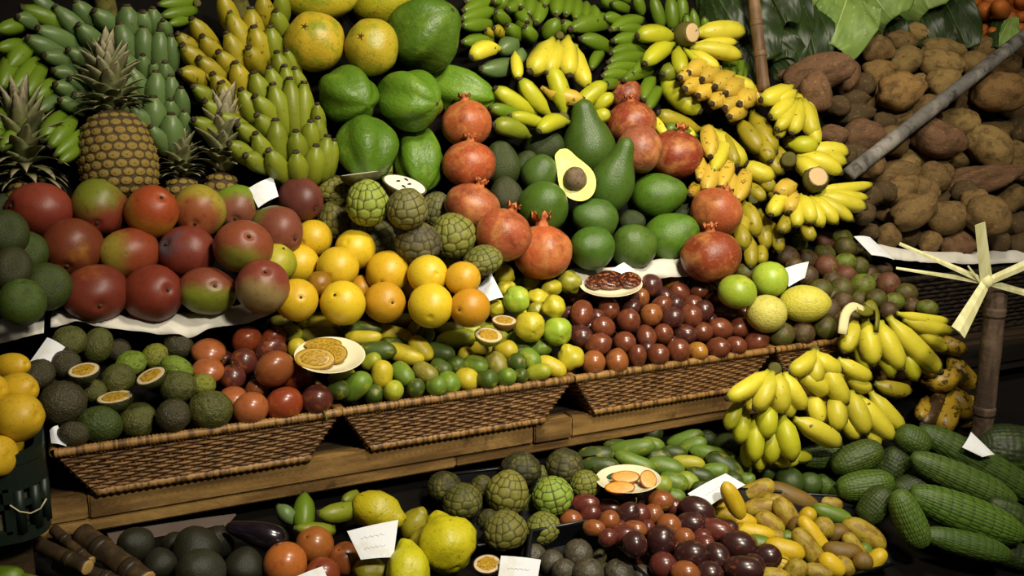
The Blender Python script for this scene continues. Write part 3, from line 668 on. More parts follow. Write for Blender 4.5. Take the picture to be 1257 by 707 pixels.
# ---- guavas between the maracujas and the tamarillos
GU = {'y': ('#b8ac2a', 'yellow guava piled between maracujas and tamarillos'), 'l': ('#7fae3c', 'lime green guava piled between maracujas and tamarillos'), 'o': ('#8a8c34', 'olive green guava piled between maracujas and tamarillos')}
for x, y, rx, ry, c in [(620, 338, 13, 13, 'y'), (594, 333, 11, 10, 'l'), (618, 356, 11, 11, 'y'), (610, 378, 12, 11, 'y'), (635, 368, 17, 17, 'l'), (652, 346, 14, 11, 'o'), (676, 354, 14, 11, 'y'), (661, 364, 14, 9, 'y'), (679, 377, 15, 15, 'y'),
    (699, 346, 16, 15, 'o'), (650, 400, 19, 19, 'y'), (684, 406, 18, 18, 'l'), (659, 381, 11, 10, 'o'), (700, 438, 17, 16, 'y'), (636, 345, 9, 9, 'o'), (625, 352, 8, 8, 'y'), (640, 388, 9, 9, 'y')]:
    ball('guava', 'quince', 'gua', x, y, rx, ry, c=GU[c][0], label=GU[c][1], cat='guava', group='guavas in the middle', zn='BSK', h=.01 if y > 395 else .02, stem='qcap' if rx > 12 else None, ang=random.choice((80, 120, 200, -30)), tilt=random.choice((-60, -30, 20)))
# ---- banana passionfruit in the second basket
CU = {'y': ('#b3a226', 'yellow banana passionfruit in the second wicker basket'), 'g': ('#4f8030', 'bright green banana passionfruit in the second wicker basket'), 'd': ('#345422', 'dark green banana passionfruit in the second wicker basket'),
      'l': ('#8ea034', 'yellow-green banana passionfruit in the second wicker basket'), 'o': ('#7b742c', 'olive brown banana passionfruit in the second wicker basket')}
for x, y, hl, hw, an, tl, c in [
 (391, 397, 27, 10, -5, 0, 'y'), (358, 409, 13, 11, 0, 30, 'l'), (392, 412, 24, 10, 0, 0, 'o'), (364, 427, 12, 11, 60, 30, 'y'), (442, 404, 26, 10, 4, 0, 'd'), (446, 415, 22, 9, 0, 0, 'y'), (483, 411, 27, 11, -14, 0, 'y'), (488, 394, 28, 9, 2, 0, 'o'),
 (510, 406, 14, 10, 60, 20, 'y'), (522, 412, 14, 11, 60, 40, 'd'), (463, 431, 23, 12, 0, 0, 'd'), (496, 435, 25, 12, -16, 10, 'y'), (517, 428, 18, 11, -45, 10, 'y'), (539, 433, 20, 12, -10, 10, 'd'), (456, 444, 13, 10, 30, 20, 'l'),
 (437, 474, 22, 15, 40, 20, 'g'), (469, 459, 17, 13, 85, 10, 'y'), (494, 459, 18, 12, -45, 30, 'g'), (459, 484, 13, 12, 60, 45, 'd'), (483, 480, 13, 12, 60, 45, 'l'), (522, 458, 17, 12, -30, 20, 'o'), (510, 477, 13, 11, 60, 45, 'd'), (536, 475, 14, 12, 30, 40, 'g'),
 (551, 470, 15, 13, -40, 40, 'g'), (572, 466, 16, 14, 0, 40, 'y'), (541, 453, 14, 11, -30, 20, 'd'), (560, 449, 12, 11, 30, 30, 'd'), (560, 416, 25, 11, 10, 0, 'l'), (590, 429, 19, 9, -5, 10, 'y'), (571, 436, 10, 9, 70, 20, 'y'), (584, 448, 16, 12, -10, 25, 'g'),
 (599, 466, 13, 12, 20, 40, 'd'), (415, 478, 15, 12, 0, 30, 'd'), (420, 463, 17, 11, 20, 10, 'l'), (553, 404, 17, 9, 0, 0, 'o'), (621, 429, 15, 12, -10, 30, 'y'), (610, 447, 17, 13, -50, 20, 'o'), (634, 420, 13, 11, -70, 30, 'g'), (661, 427, 17, 11, 5, 10, 'g'),
 (650, 441, 15, 12, -40, 30, 'g'), (635, 445, 12, 11, -30, 30, 'd'), (677, 450, 19, 11, -25, 10, 'y'), (661, 457, 16, 10, 15, 20, 'l'), (622, 463, 13, 11, 40, 40, 'g'), (640, 461, 9, 9, 0, 40, 'd'), (611, 412, 21, 9, -30, 0, 'l'), (577, 406, 14, 9, 0, 10, 'l'),
 (480, 424, 16, 10, 0, 0, 'd'), (395, 392, 20, 9, 0, 0, 'd'), (345, 396, 14, 9, 0, 10, 'o'), (598, 402, 14, 8, 0, 0, 'l'), (640, 431, 13, 9, 0, 0, 'd')]:
    put('banana_passionfruit', 'curuba', 'cur', x, y, hl, hw, ang=an, tilt=tl, zn='BSK', c=CU[c][0], label=CU[c][1], cat='passion fruit', group='banana passionfruit in the second basket')
put('banana_passionfruit_half', 'half', 'cur', 600, 411, 13, 17, ang=80, tilt=28, zn='BSK', h=.045, c='#6f7a2c', label='cut banana passionfruit half with pale rim and brown pulp', cat='passion fruit', half=('rim', 'passion'))
put('banana_passionfruit_half', 'half', 'curb', 619, 393, 13, 15, ang=85, tilt=22, zn='BSK', h=.045, c='#6a4a22', label='browned passionfruit half below the guavas', cat='passion fruit', half=('rim', 'passion'))
# ---- tamarillos in the third basket
TM = {'r': ('#6c3022', 'glossy red-brown tamarillo heaped in the third wicker basket'), 'd': ('#472020', 'dark maroon tamarillo heaped in the third wicker basket'), 'o': ('#8c4a28', 'orange-red tamarillo heaped in the third wicker basket'), 'y': ('#9a6a26', 'yellowish tamarillo heaped in the third wicker basket')}
for x, y, rx, ry, c, an in [
 (728, 446, 14, 14, 'o', 60), (757, 443, 14, 14, 'o', 80), (782, 438, 11, 14, 'r', 90), (807, 436, 13, 13, 'r', 60), (833, 431, 14, 14, 'r', 100), (856, 431, 12, 11, 'y', 0), (880, 428, 15, 13, 'r', 20), (903, 424, 11, 12, 'r', 60), (928, 420, 15, 13, 'r', 0),
 (713, 413, 14, 14, 'd', 60), (734, 423, 15, 13, 'r', 20), (766, 420, 13, 13, 'r', 60), (793, 413, 12, 14, 'r', -80), (814, 411, 13, 12, 'r', 60), (841, 410, 12, 13, 'd', 60), (863, 408, 12, 12, 'r', 60), (885, 404, 15, 13, 'r', -20), (910, 402, 15, 12, 'r', 10), (930, 403, 10, 9, 'r', 0),
 (741, 402, 14, 13, 'r', 60), (771, 395, 14, 15, 'r', 80), (800, 386, 13, 13, 'o', 60), (825, 390, 12, 13, 'd', 60), (848, 387, 13, 13, 'r', 120), (863, 383, 12, 13, 'd', 60), (892, 384, 16, 12, 'r', 10), (912, 385, 13, 10, 'r', 10),
 (714, 384, 14, 17, 'r', 70), (747, 379, 13, 13, 'r', 60), (731, 389, 10, 11, 'd', 60), (700, 386, 10, 12, 'd', 60), (774, 379, 12, 10, 'd', 0), (786, 404, 9, 9, 'd', 0), (811, 376, 13, 11, 'r', 0), (828, 375, 12, 11, 'd', 0), (851, 374, 12, 12, 'r', 30),
 (798, 350, 14, 14, 'd', 60), (787, 366, 11, 10, 'o', 60), (813, 363, 14, 11, 'd', -30), (836, 361, 15, 12, 'r', -40), (849, 344, 12, 12, 'y', 80), (824, 347, 14, 9, 'y', 10), (859, 357, 10, 9, 'r', 0), (868, 357, 13, 10, 'r', -20), (882, 367, 16, 11, 'r', 10), (708, 361, 17, 11, 'y', 20),
 (697, 403, 9, 10, 'd', 60), (723, 402, 9, 9, 'd', 0), (755, 391, 8, 8, 'd', 0), (776, 366, 12, 9, 'd', 0), (838, 348, 10, 9, 'd', 0), (872, 393, 9, 9, 'd', 0), (750, 424, 9, 9, 'd', 0), (825, 421, 9, 9, 'd', 0), (795, 427, 9, 9, 'd', 0), (920, 411, 8, 8, 'd', 0), (740, 365, 13, 10, 'd', 0), (760, 366, 12, 10, 'd', 0)]:
    put('tamarillo', 'tamarillo', 'tam', x, y, max(rx, ry)*1.14, min(rx, ry)*1.02, ang=(an if an not in (60, 0) else random.choice((15, -20, 40, 70, 100, 130)))+180*random.randint(0, 1), tilt=random.choice((10, 30, 45)), zn='BSK', c=TM[c][0], label=TM[c][1], cat='tamarillo', group='tamarillos in the third basket', stem=random.choice((None, None, 'tstalk')) if rx > 10 else None)
# ---- first basket: wrinkled green passionfruit
PS = {'g': ('#4c5428', 'wrinkled green passionfruit in the first wicker basket'), 'd': ('#3a3520', 'dark shrivelled passionfruit in the first wicker basket'), 'l': ('#5f8a2c', 'fresh lime green passionfruit in the first wicker basket'), 'y': ('#78822e', 'yellow-green passionfruit in the first wicker basket'), 's': ('#2f4c20', 'smooth dark green passionfruit at the basket rim')}
for x, y, rx, ry, c in [(98, 396, 19, 14, 'g'), (85, 419, 20, 18, 'g'), (120, 424, 17, 22, 'g'), (146, 430, 14, 14, 'd'), (161, 446, 18, 13, 'l'), (190, 437, 16, 14, 'y'), (219, 424, 17, 17, 'd'), (81, 447, 17, 17, 'd'), (47, 460, 20, 17, 'd'), (145, 465, 20, 18, 'g'), (217, 452, 20, 14, 'l'),
  (219, 475, 21, 19, 'g'), (114, 480, 16, 14, 'g'), (77, 495, 27, 26, 'd'), (122, 522, 27, 22, 's'), (170, 516, 22, 21, 'g'), (213, 510, 20, 20, 'd'), (258, 503, 26, 23, 'g'), (249, 472, 15, 13, 'y'), (90, 533, 18, 15, 'd'), (66, 472, 12, 12, 'd'), (176, 446, 10, 10, 'd')]:
    ball('passionfruit', 'wrinkled' if c != 's' else 'round', 'pas', x, y, rx, ry, zn='BSK', c=PS[c][0], label=PS[c][1], cat='passion fruit', group='passionfruit in the first basket', stem=random.choice((None, 'nub')))
for x, y, rx, ry, an, lb in [(103, 454, 18, 8, 88, 'open passionfruit half with yellow pulp beside dark passionfruit'), (141, 487, 21, 6, 92, 'open passionfruit half tipped nearly edge-on near the basket rim'), (185, 461, 18, 9, 105, 'open passionfruit half with pale orange pulp beside the red fruit')]:
    put('passionfruit_half', 'half', 'pas', x, y, rx*.85, rx, ang=an, tilt=math.degrees(math.asin(ry/rx)), zn='BSK', h=.035, c='#303a1c', label=lb, cat='passion fruit', half=('rim', 'passion'))
# ---- first basket: glossy red fruit
RDP = {'o': ('#985630', 'orange glossy fruit in the first wicker basket'), 'r': ('#8c3220', 'bright red glossy fruit in the first wicker basket'), 'm': ('#542220', 'maroon glossy fruit in the first wicker basket'), 'w': ('#8a4428', 'orange-red glossy fruit in the first wicker basket')}
for x, y, rx, ry, c, st in [(256, 432, 20, 14, 'o', 0), (255, 455, 19, 14, 'o', 0), (303, 418, 18, 15, 'r', 0), (299, 444, 17, 17, 'm', 0), (285, 463, 16, 15, 'm', 1), (287, 488, 17, 11, 'o', 0), (308, 502, 21, 19, 'o', 0), (314, 477, 12, 11, 'w', 0), (336, 416, 16, 12, 'r', 0), (332, 432, 20, 14, 'm', 0),
  (337, 453, 24, 19, 'w', 0), (363, 460, 20, 20, 'r', 0), (349, 497, 23, 20, 'r', 0), (389, 491, 19, 18, 'm', 1), (323, 427, 12, 11, 'r', 0), (275, 441, 11, 11, 'm', 0)]:
    ball('red_passionfruit', 'oval', 'tom', x, y, rx, ry, zn='BSK', c=RDP[c][0], label=RDP[c][1], cat='passion fruit', group='glossy red fruit in the first basket', stem='stalk' if st else None, ang=80 if x < 300 else -50, tilt=30)
# ---- fourth basket: melons, limes and small green-brown fruit
for x, y, rx, ry, sk, c, lb, zz in [(941, 385, 24, 22, 'mel', '#c6bd5a', 'round pale yellow melon-like fruit beside the tamarillos', .05), (988, 373, 30, 22, 'mel', '#c9c046', 'oval yellow melon-like fruit on the small green-brown fruit', .055), (905, 358, 23, 20, 'gua', '#7fa83a', 'lime green round fruit leaning on the big dark pomegranate', .03), (945, 343, 22, 21, 'gua', '#8cbc46', 'bright lime green round fruit beside the folded white paper', .045)]:
    ball('yellow_melon' if sk == 'mel' else 'green_passionfruit', 'oval' if rx > 26 else 'round', sk, x, y, rx, ry, zn='BSK', h=zz, c=c, label=lb, cat='melon' if sk == 'mel' else 'passion fruit', ang=0 if rx > 26 else 80, tilt=10)
PL = {'g': ('#5a7a2c', 'small green fruit piled behind the yellow melons'), 'b': ('#4a3a24', 'small brown fruit piled behind the yellow melons'), 'r': ('#6f4230', 'small reddish fruit piled behind the yellow melons'), 'o': ('#4c5326', 'small olive green fruit piled behind the yellow melons')}
for x, y, rx, ry, c in [(978, 300, 13, 12, 'g'), (1010, 297, 14, 12, 'r'), (1034, 292, 12, 11, 'g'), (966, 315, 15, 13, 'b'), (990, 318, 14, 12, 'b'), (1012, 311, 13, 11, 'o'), (1037, 304, 14, 12, 'o'), (1015, 327, 14, 14, 'r'), (1037, 323, 14, 12, 'g'), (1054, 328, 12, 13, 'o'), (991, 339, 13, 13, 'b'), (1007, 355, 14, 12, 'o'), (1022, 345, 12, 12, 'b'),
  (1038, 337, 12, 11, 'r'), (1033, 354, 14, 13, 'o'), (1059, 350, 15, 14, 'g'), (1076, 347, 11, 12, 'o'), (1090, 349, 14, 15, 'r'), (1018, 381, 13, 14, 'b'), (1035, 370, 13, 12, 'b'), (1054, 368, 11, 11, 'o'), (1076, 367, 13, 12, 'o'), (1097, 371, 13, 11, 'g'), (1112, 360, 14, 12, 'o'), (1091, 382, 11, 12, 'b'), (1138, 379, 13, 11, 'g'),
  (959, 411, 16, 15, 'o'), (986, 409, 14, 14, 'b'), (1012, 401, 15, 14, 'o'), (1083, 331, 12, 10, 'b'), (1068, 334, 10, 9, 'b'), (1000, 297, 10, 10, 'b'), (975, 327, 11, 11, 'b'), (1050, 308, 10, 10, 'b'), (1022, 365, 11, 11, 'o'), (1046, 342, 9, 9, 'b'), (1066, 381, 11, 11, 'o'), (1047, 389, 12, 12, 'o'), (1120, 376, 11, 10, 'b'), (948, 310, 12, 12, 'b'), (1060, 318, 10, 10, 'o'), (962, 355, 12, 12, 'b'), (930, 330, 12, 12, 'b'), (915, 335, 12, 12, 'o'), (1000, 392, 12, 12, 'b'), (969, 400, 12, 12, 'o'), (1035, 395, 13, 13, 'b')]:
    ball('hog_plum', 'oval', 'plum', x, y, rx, ry, zn='BSK', c=PL[c][0], label=PL[c][1], cat='fruit', group='small green-brown fruit in the fourth basket', stem='nub' if rx > 12 else None)
# ---- potatoes and sweet potatoes on the upper slope at the far end
def pot(x, y, hl, hw, an=0, c='#7a5c34', yam=0, h=0, k=.9):
    nm = 'sweet_potato' if yam else 'potato'
    lb = ('long ridged brown sweet potato lying on the potato pile' if yam == 2 else 'knobbly reddish brown sweet potato beside the bananas' if yam else
          'pale tan potato on the pile behind the grey bamboo pole' if c >= '#8' else 'dark brown potato on the pile behind the grey bamboo pole' if c < '#6' else 'brown potato on the pile behind the grey bamboo pole')
    put(nm, 'yam' if yam == 2 else 'potato', 'pot', x, y, hl, hw, ang=an, tilt=random.uniform(-10, 25), c=c, label=lb, cat='sweet potato' if yam else 'potato', group='sweet potatoes' if yam else 'potatoes on the pile', h=h, k=k)
B1, B2, B3, RB = '#8a7142', '#745c36', '#4e3e26', '#6e5038'
for a in [(1001, 89, 42, 22, 15, RB, 1), (1038, 90, 22, 17, 100, RB, 1), (1001, 114, 25, 18, 100, RB, 1), (1077, 61, 18, 17, 0, B2), (1107, 52, 20, 13, -10, B2), (1133, 41, 24, 13, 0, B1), (1174, 46, 22, 15, 10, B2), (1111, 75, 20, 17, 30, B1), (1157, 61, 26, 14, -5, B1), (1155, 80, 26, 17, -20, B1), (1077, 90, 19, 15, 0, '#8c6e40'),
  (1105, 111, 26, 23, 10, '#8c6c3c'), (1157, 102, 20, 18, 40, B1), (1127, 104, 14, 11, 60, B1), (1195, 77, 16, 14, 0, B1), (1206, 60, 18, 15, 10, B2), (1072, 126, 22, 12, 95, B2), (1048, 122, 17, 11, 0, B3), (1045, 140, 27, 13, 5, B3), (1099, 144, 23, 15, 10, B2), (1138, 133, 20, 15, 20, B2), (1184, 127, 21, 16, 10, B2), (1226, 114, 34, 23, -5, '#84643a'),
  (1237, 79, 16, 15, 0, B2), (1252, 97, 14, 12, 0, B2), (1178, 151, 24, 18, -10, B1), (1058, 166, 26, 18, 10, RB), (1023, 166, 17, 12, -10, RB), (1096, 173, 19, 18, 0, B2), (1149, 170, 35, 22, -20, RB), (1223, 159, 19, 13, 0, B2), (1251, 160, 16, 17, 0, B3), (1215, 181, 30, 21, -30, B1), (1122, 192, 29, 12, 3, B1), (1101, 207, 27, 15, 20, B1), (1070, 205, 18, 14, 20, B2),
  (1148, 212, 22, 14, 10, B2), (1184, 193, 27, 10, 15, B2), (1210, 219, 48, 18, 12, RB, 2), (1048, 190, 18, 14, 0, B3), (1244, 187, 18, 15, -30, B2), (1092, 213, 34, 15, 10, B2), (1104, 233, 22, 17, 30, B2), (1122, 259, 27, 20, 35, B2), (1085, 261, 15, 11, -20, B2), (1090, 289, 15, 14, 0, B2), (1067, 284, 12, 10, 0, B3), (1135, 232, 17, 14, -40, B2),
  (1161, 267, 25, 20, -5, B2), (1115, 291, 14, 12, -30, B3), (1141, 297, 14, 13, 0, B2), (1174, 299, 21, 16, 0, RB), (1147, 218, 20, 17, -40, B2), (1198, 248, 18, 15, 0, B2), (1213, 266, 26, 23, -20, B2), (1224, 298, 15, 14, 0, B3), (1240, 244, 19, 18, 30, B2), (1251, 276, 15, 15, 0, B3), (1253, 300, 14, 13, 0, B3), (1196, 296, 14, 13, 0, B3),
  (1246, 210, 16, 14, 0, B2), (1085, 150, 14, 12, 0, B3), (1120, 155, 16, 12, 0, B3), (1170, 175, 14, 12, 0, B3), (1065, 240, 18, 15, 0, B3), (1060, 262, 14, 13, 0, B3), (1140, 145, 15, 12, 0, B3), (1195, 105, 16, 14, 0, B3), (1215, 90, 16, 13, 20, B2), (1202, 140, 15, 12, 0, B3), (1205, 165, 15, 12, 0, B3), (1245, 138, 16, 12, 0, B3), (1060, 105, 14, 14, 0, B3), (1085, 235, 15, 13, 0, B3), (1185, 235, 16, 13, 0, B3), (1150, 245, 14, 12, 0, B3),
  (965, 92, 14, 9, 0, RB, 1), (1255, 60, 14, 13, 0, B2), (1225, 68, 13, 12, 0, B3), (1180, 90, 12, 12, 0, B3), (1030, 130, 12, 14, 90, B3), (1035, 190, 16, 12, 0, B3)]:
    pot(*a)
# ---- bottom row: quinces, cherimoyas, dark fruit
for x, y, hl, hw, an, tl, c, st, lb in [(465, 628, 34, 24, -20, 10, '#b0a41a', None, 'yellow quince behind the blank white card'), (548, 665, 38, 36, 120, -40, '#bdb41a', 'qcap', 'large knobbly yellow quince beside the small cherimoyas'), (501, 697, 36, 27, 100, -40, '#bdb81c', 'qcap', 'bright yellow quince below the white card'), (510, 643, 22, 18, 60, 10, '#8f861c', None, 'shadowed olive yellow quince behind the large one'), (455, 700, 22, 18, 0, 10, '#8f861c', None, 'yellow quince partly under the white card'), (520, 668, 20, 18, 0, 10, '#8a801c', None, 'dull yellow quince between brighter quinces')]:
    put('quince', 'quince', 'qui', x, y, hl, hw, ang=an, tilt=tl, zn='LOW', c=c, label=lb, cat='quince', group='quinces', stem=st)
CB = 'cherimoya in the black tray of the bottom row'
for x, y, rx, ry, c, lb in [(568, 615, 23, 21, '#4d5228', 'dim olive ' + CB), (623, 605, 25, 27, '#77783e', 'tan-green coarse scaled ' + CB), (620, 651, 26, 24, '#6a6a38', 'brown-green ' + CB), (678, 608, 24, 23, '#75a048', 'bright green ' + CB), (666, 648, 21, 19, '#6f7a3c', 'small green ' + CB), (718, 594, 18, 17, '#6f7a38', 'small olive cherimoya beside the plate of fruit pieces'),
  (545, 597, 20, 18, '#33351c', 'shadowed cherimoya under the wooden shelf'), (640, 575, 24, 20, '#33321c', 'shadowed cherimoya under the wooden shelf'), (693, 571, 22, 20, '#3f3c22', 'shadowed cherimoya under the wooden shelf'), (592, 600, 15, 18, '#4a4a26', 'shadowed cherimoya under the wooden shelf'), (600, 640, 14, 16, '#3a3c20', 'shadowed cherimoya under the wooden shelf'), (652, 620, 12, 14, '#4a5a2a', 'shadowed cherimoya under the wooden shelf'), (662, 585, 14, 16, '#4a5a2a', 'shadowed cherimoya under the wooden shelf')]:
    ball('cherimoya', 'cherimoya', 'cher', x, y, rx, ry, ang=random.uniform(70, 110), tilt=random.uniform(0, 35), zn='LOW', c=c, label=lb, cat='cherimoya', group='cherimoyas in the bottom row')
for x, y, r, c, lb in [(350, 692, 26, '#a8602a', 'largest orange round fruit in the bottom row beside dark fruit'), (386, 669, 23, '#9c5228', 'orange-brown round fruit behind its neighbours in the bottom row'), (424, 686, 20, '#8f4526', 'orange-red round fruit beside the white card'), (396, 705, 21, '#7a3020', 'dark red round fruit in front of the orange ones')]:
    ball('orange_passionfruit', 'round', 'tom', x, y, r, r*.97, zn='LOW', c=c, label=lb, cat='passion fruit', group='orange fruit in the bottom row', stem='nub')
for x, y, r in [(165, 668, 22), (240, 673, 28), (196, 692, 20), (268, 664, 20), (245, 702, 30), (300, 695, 24), (215, 668, 16)]:
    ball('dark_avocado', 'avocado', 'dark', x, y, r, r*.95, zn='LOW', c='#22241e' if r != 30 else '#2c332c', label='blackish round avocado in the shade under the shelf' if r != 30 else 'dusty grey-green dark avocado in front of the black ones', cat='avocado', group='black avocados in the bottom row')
put('eggplant', 'eggplant', 'egg', 316, 655, 38, 16, ang=165, tilt=5, zn='LOW', h=.03, label='glossy black-purple eggplant lying under the shelf', cat='eggplant', stem='cap')
# dark passionfruit in the small black tray
for x, y, r in [(655, 683, 16), (677, 690, 15), (710, 680, 18), (735, 684, 10), (692, 701, 15), (722, 704, 19), (760, 704, 18), (741, 700, 10), (788, 706, 13), (620, 703, 12)]:
    ball('purple_passionfruit', 'wrinkled', 'ppas', x, y, r, r*.95, zn='LOW', h=.015, c='#4a4436' if r > 12 else '#55553c', label='dull purple-brown passionfruit in the small black tray', cat='passion fruit', group='purple passionfruit in the black tray', stem=random.choice((None, 'nub')))
put('passionfruit_half', 'half', 'ppas', 598, 692, 14, 17, ang=92, tilt=25, zn='LOW', h=.045, c='#3a2a22', label='cut passionfruit half with orange pulp beside the white card in the bottom row', cat='passion fruit', half=('rim', 'passion'))
# red passionfruit heap
RP = {'r': ('#602624', 'dark red glossy passionfruit in the bottom heap'), 'd': ('#381a1c', 'purple-black glossy passionfruit in the bottom heap'), 'o': ('#8a4628', 'orange-red glossy passionfruit in the bottom heap')}
for x, y, hl, hw, an, c, st in [(717, 619, 19, 12, 10, 'r', 0), (701, 638, 14, 12, 0, 'o', 0), (724, 631, 14, 11, 30, 'r', 0), (746, 624, 19, 12, 0, 'r', 1), (729, 648, 14, 10, 0, 'o', 0), (773, 614, 22, 14, -10, 'd', 0), (769, 634, 20, 14, 60, 'd', 1), (748, 639, 13, 12, 60, 'o', 0), (785, 632, 14, 13, 60, 'r', 0), (811, 615, 16, 13, 0, 'o', 0), (801, 632, 14, 13, 40, 'o', 1), (821, 645, 15, 14, 0, 'o', 0), (855, 626, 22, 16, -15, 'd', 1), (848, 643, 18, 14, 0, 'd', 0),
  (779, 650, 15, 11, 0, 'o', 0), (766, 657, 17, 13, 0, 'r', 0), (746, 660, 12, 11, 30, 'r', 0), (779, 668, 15, 16, 0, 'd', 0), (811, 664, 20, 18, 70, 'd', 0), (840, 660, 13, 12, 0, 'o', 0), (848, 681, 21, 17, 10, 'd', 0), (879, 651, 22, 14, -10, 'r', 0), (906, 670, 22, 18, -10, 'd', 1), (881, 685, 19, 15, -65, 'd', 1), (814, 694, 17, 16, 0, 'r', 0), (792, 688, 12, 11, 0, 'r', 0), (841, 704, 18, 15, 0, 'o', 0), (871, 705, 17, 16, 0, 'd', 0), (912, 699, 24, 16, 0, 'd', 0), (942, 683, 17, 15, 0, 'd', 1),
  (866, 668, 12, 11, 0, 'r', 0), (830, 675, 10, 10, 0, 'r', 0), (795, 648, 10, 10, 0, 'r', 0), (760, 648, 10, 10, 0, 'r', 0), (735, 637, 9, 9, 0, 'r', 0), (826, 622, 14, 11, 0, 'r', 0), (862, 660, 12, 11, 0, 'r', 0), (895, 650, 12, 12, 0, 'd', 0), (925, 694, 14, 14, 0, 'd', 0)]:
    put('red_passionfruit', 'oval', 'redp', x, y, hl, hw, ang=an, tilt=20, zn='LOW', h=.01, c=RP[c][0], label=RP[c][1], cat='passion fruit', group='red passionfruit in the bottom heap', stem='stalk' if st else None)
# green and yellow banana passionfruit of the bottom row
CL = {'g': ('#4d7c33', 'green banana passionfruit beside the plate in the bottom row'), 'd': ('#2f4c26', 'dark green banana passionfruit beside the plate in the bottom row'), 'l': ('#74963a', 'light green banana passionfruit beside the plate in the bottom row'), 'y': ('#a8a83c', 'pale yellow banana passionfruit among green ones in the bottom row')}
for x, y, hl, hw, an, c in [(731, 559, 23, 11, 5, 'd'), (776, 551, 28, 11, 10, 'g'), (736, 571, 24, 10, 0, 'd'), (779, 568, 26, 10, -20, 'g'), (804, 560, 19, 9, 0, 'd'), (801, 546, 15, 9, -10, 'g'), (841, 540, 23, 10, 20, 'g'), (850, 547, 18, 10, 22, 'g'), (827, 556, 16, 9, -5, 'd'), (817, 573, 23, 12, -10, 'g'), (845, 568, 20, 9, -3, 'y'), (875, 558, 28, 10, -10, 'g'), (890, 572, 25, 13, -32, 'd'), (859, 584, 17, 10, -10, 'd'), (878, 578, 16, 10, 5, 'g'),
  (827, 592, 18, 12, -12, 'g'), (845, 591, 14, 11, -30, 'l'), (814, 595, 11, 11, 0, 'l'), (828, 610, 13, 10, -10, 'g'), (914, 571, 12, 12, 60, 'g'), (917, 589, 10, 9, 0, 'g'), (757, 548, 16, 9, 0, 'd'), (862, 600, 12, 9, 0, 'd'), (900, 590, 12, 10, 0, 'd')]:
    put('banana_passionfruit', 'curuba', 'cur', x, y, hl, hw, ang=an, tilt=10, zn='LOW', c=CL[c][0], label=CL[c][1], cat='passion fruit', group='green banana passionfruit in the bottom row')
for x, y, rx, ry, c in [(893, 548, 17, 15, '#2a4620'), (868, 540, 12, 11, '#223818'), (945, 579, 17, 13, '#345c26'), (970, 590, 18, 15, '#2b4a20'), (994, 594, 15, 14, '#33592a'), (800, 530, 14, 12, '#1e2c14'), (925, 560, 13, 12, '#2a4620')]:
    ball('avocado', 'round', 'avo', x, y, rx, ry, zn='LOW', c=c, label='round dark green avocado under the lower banana bunch', cat='avocado', group='avocados under the lower bananas')
CY = {'y': ('#c2a21e', 'bright yellow banana passionfruit in the bottom yellow heap', 'cur'), 'b': ('#a08a2c', 'brown-mottled yellow banana passionfruit in the bottom yellow heap', 'curb'), 'o': ('#6a5420', 'olive brown banana passionfruit in the bottom yellow heap', 'curb'), 'g': ('#4e7a2c', 'green banana passionfruit in the bottom yellow heap', 'cur')}
for x, y, hl, hw, an, c in [(900, 614, 25, 11, 118, 'y'), (901, 637, 28, 11, -12, 'y'), (928, 603, 24, 12, 25, 'b'), (933, 623, 21, 11, 10, 'b'), (945, 643, 19, 12, -35, 'b'), (966, 633, 23, 13, -60, 'b'), (925, 654, 26, 11, -8, 'y'), (963, 675, 24, 13, -12, 'y'), (932, 668, 15, 11, -10, 'g'), (972, 610, 34, 12, -22, 'o'), (991, 634, 12, 10, 60, 'y'), (1000, 660, 29, 11, -55, 'y'), (993, 674, 28, 13, -55, 'b'), (968, 660, 10, 9, 0, 'g'), (1011, 648, 13, 13, 0, 'b'), (1027, 654, 15, 11, 15, 'o'),
  (1021, 631, 24, 10, -16, 'g'), (1018, 619, 16, 10, -10, 'b'), (1061, 655, 28, 14, -32, 'b'), (1048, 671, 19, 10, -55, 'b'), (1034, 678, 23, 12, -5, 'o'), (1075, 687, 16, 10, 50, 'y'), (1062, 675, 9, 8, -45, 'g'), (1021, 694, 17, 12, -40, 'y'), (1036, 695, 14, 11, -30, 'b'), (1003, 702, 18, 10, -10, 'b'), (977, 700, 15, 13, 60, 'b'), (957, 695, 15, 12, 20, 'y'), (950, 707, 20, 10, -5, 'b'), (1059, 689, 12, 11, 0, 'o'), (887, 623, 12, 9, 100, 'y'), (950, 616, 14, 10, 0, 'b'), (980, 645, 12, 11, 0, 'o'), (915, 666, 14, 10, 0, 'o'), (948, 660, 14, 10, 0, 'b')]:
    put('banana_passionfruit', 'curuba', CY[c][2], x, y, hl, hw, ang=an, tilt=8, zn='LOW', c=CY[c][0], label=CY[c][1], cat='passion fruit', group='yellow banana passionfruit in the bottom row', h=.07 if (x, y) == (900, 614) else 0)
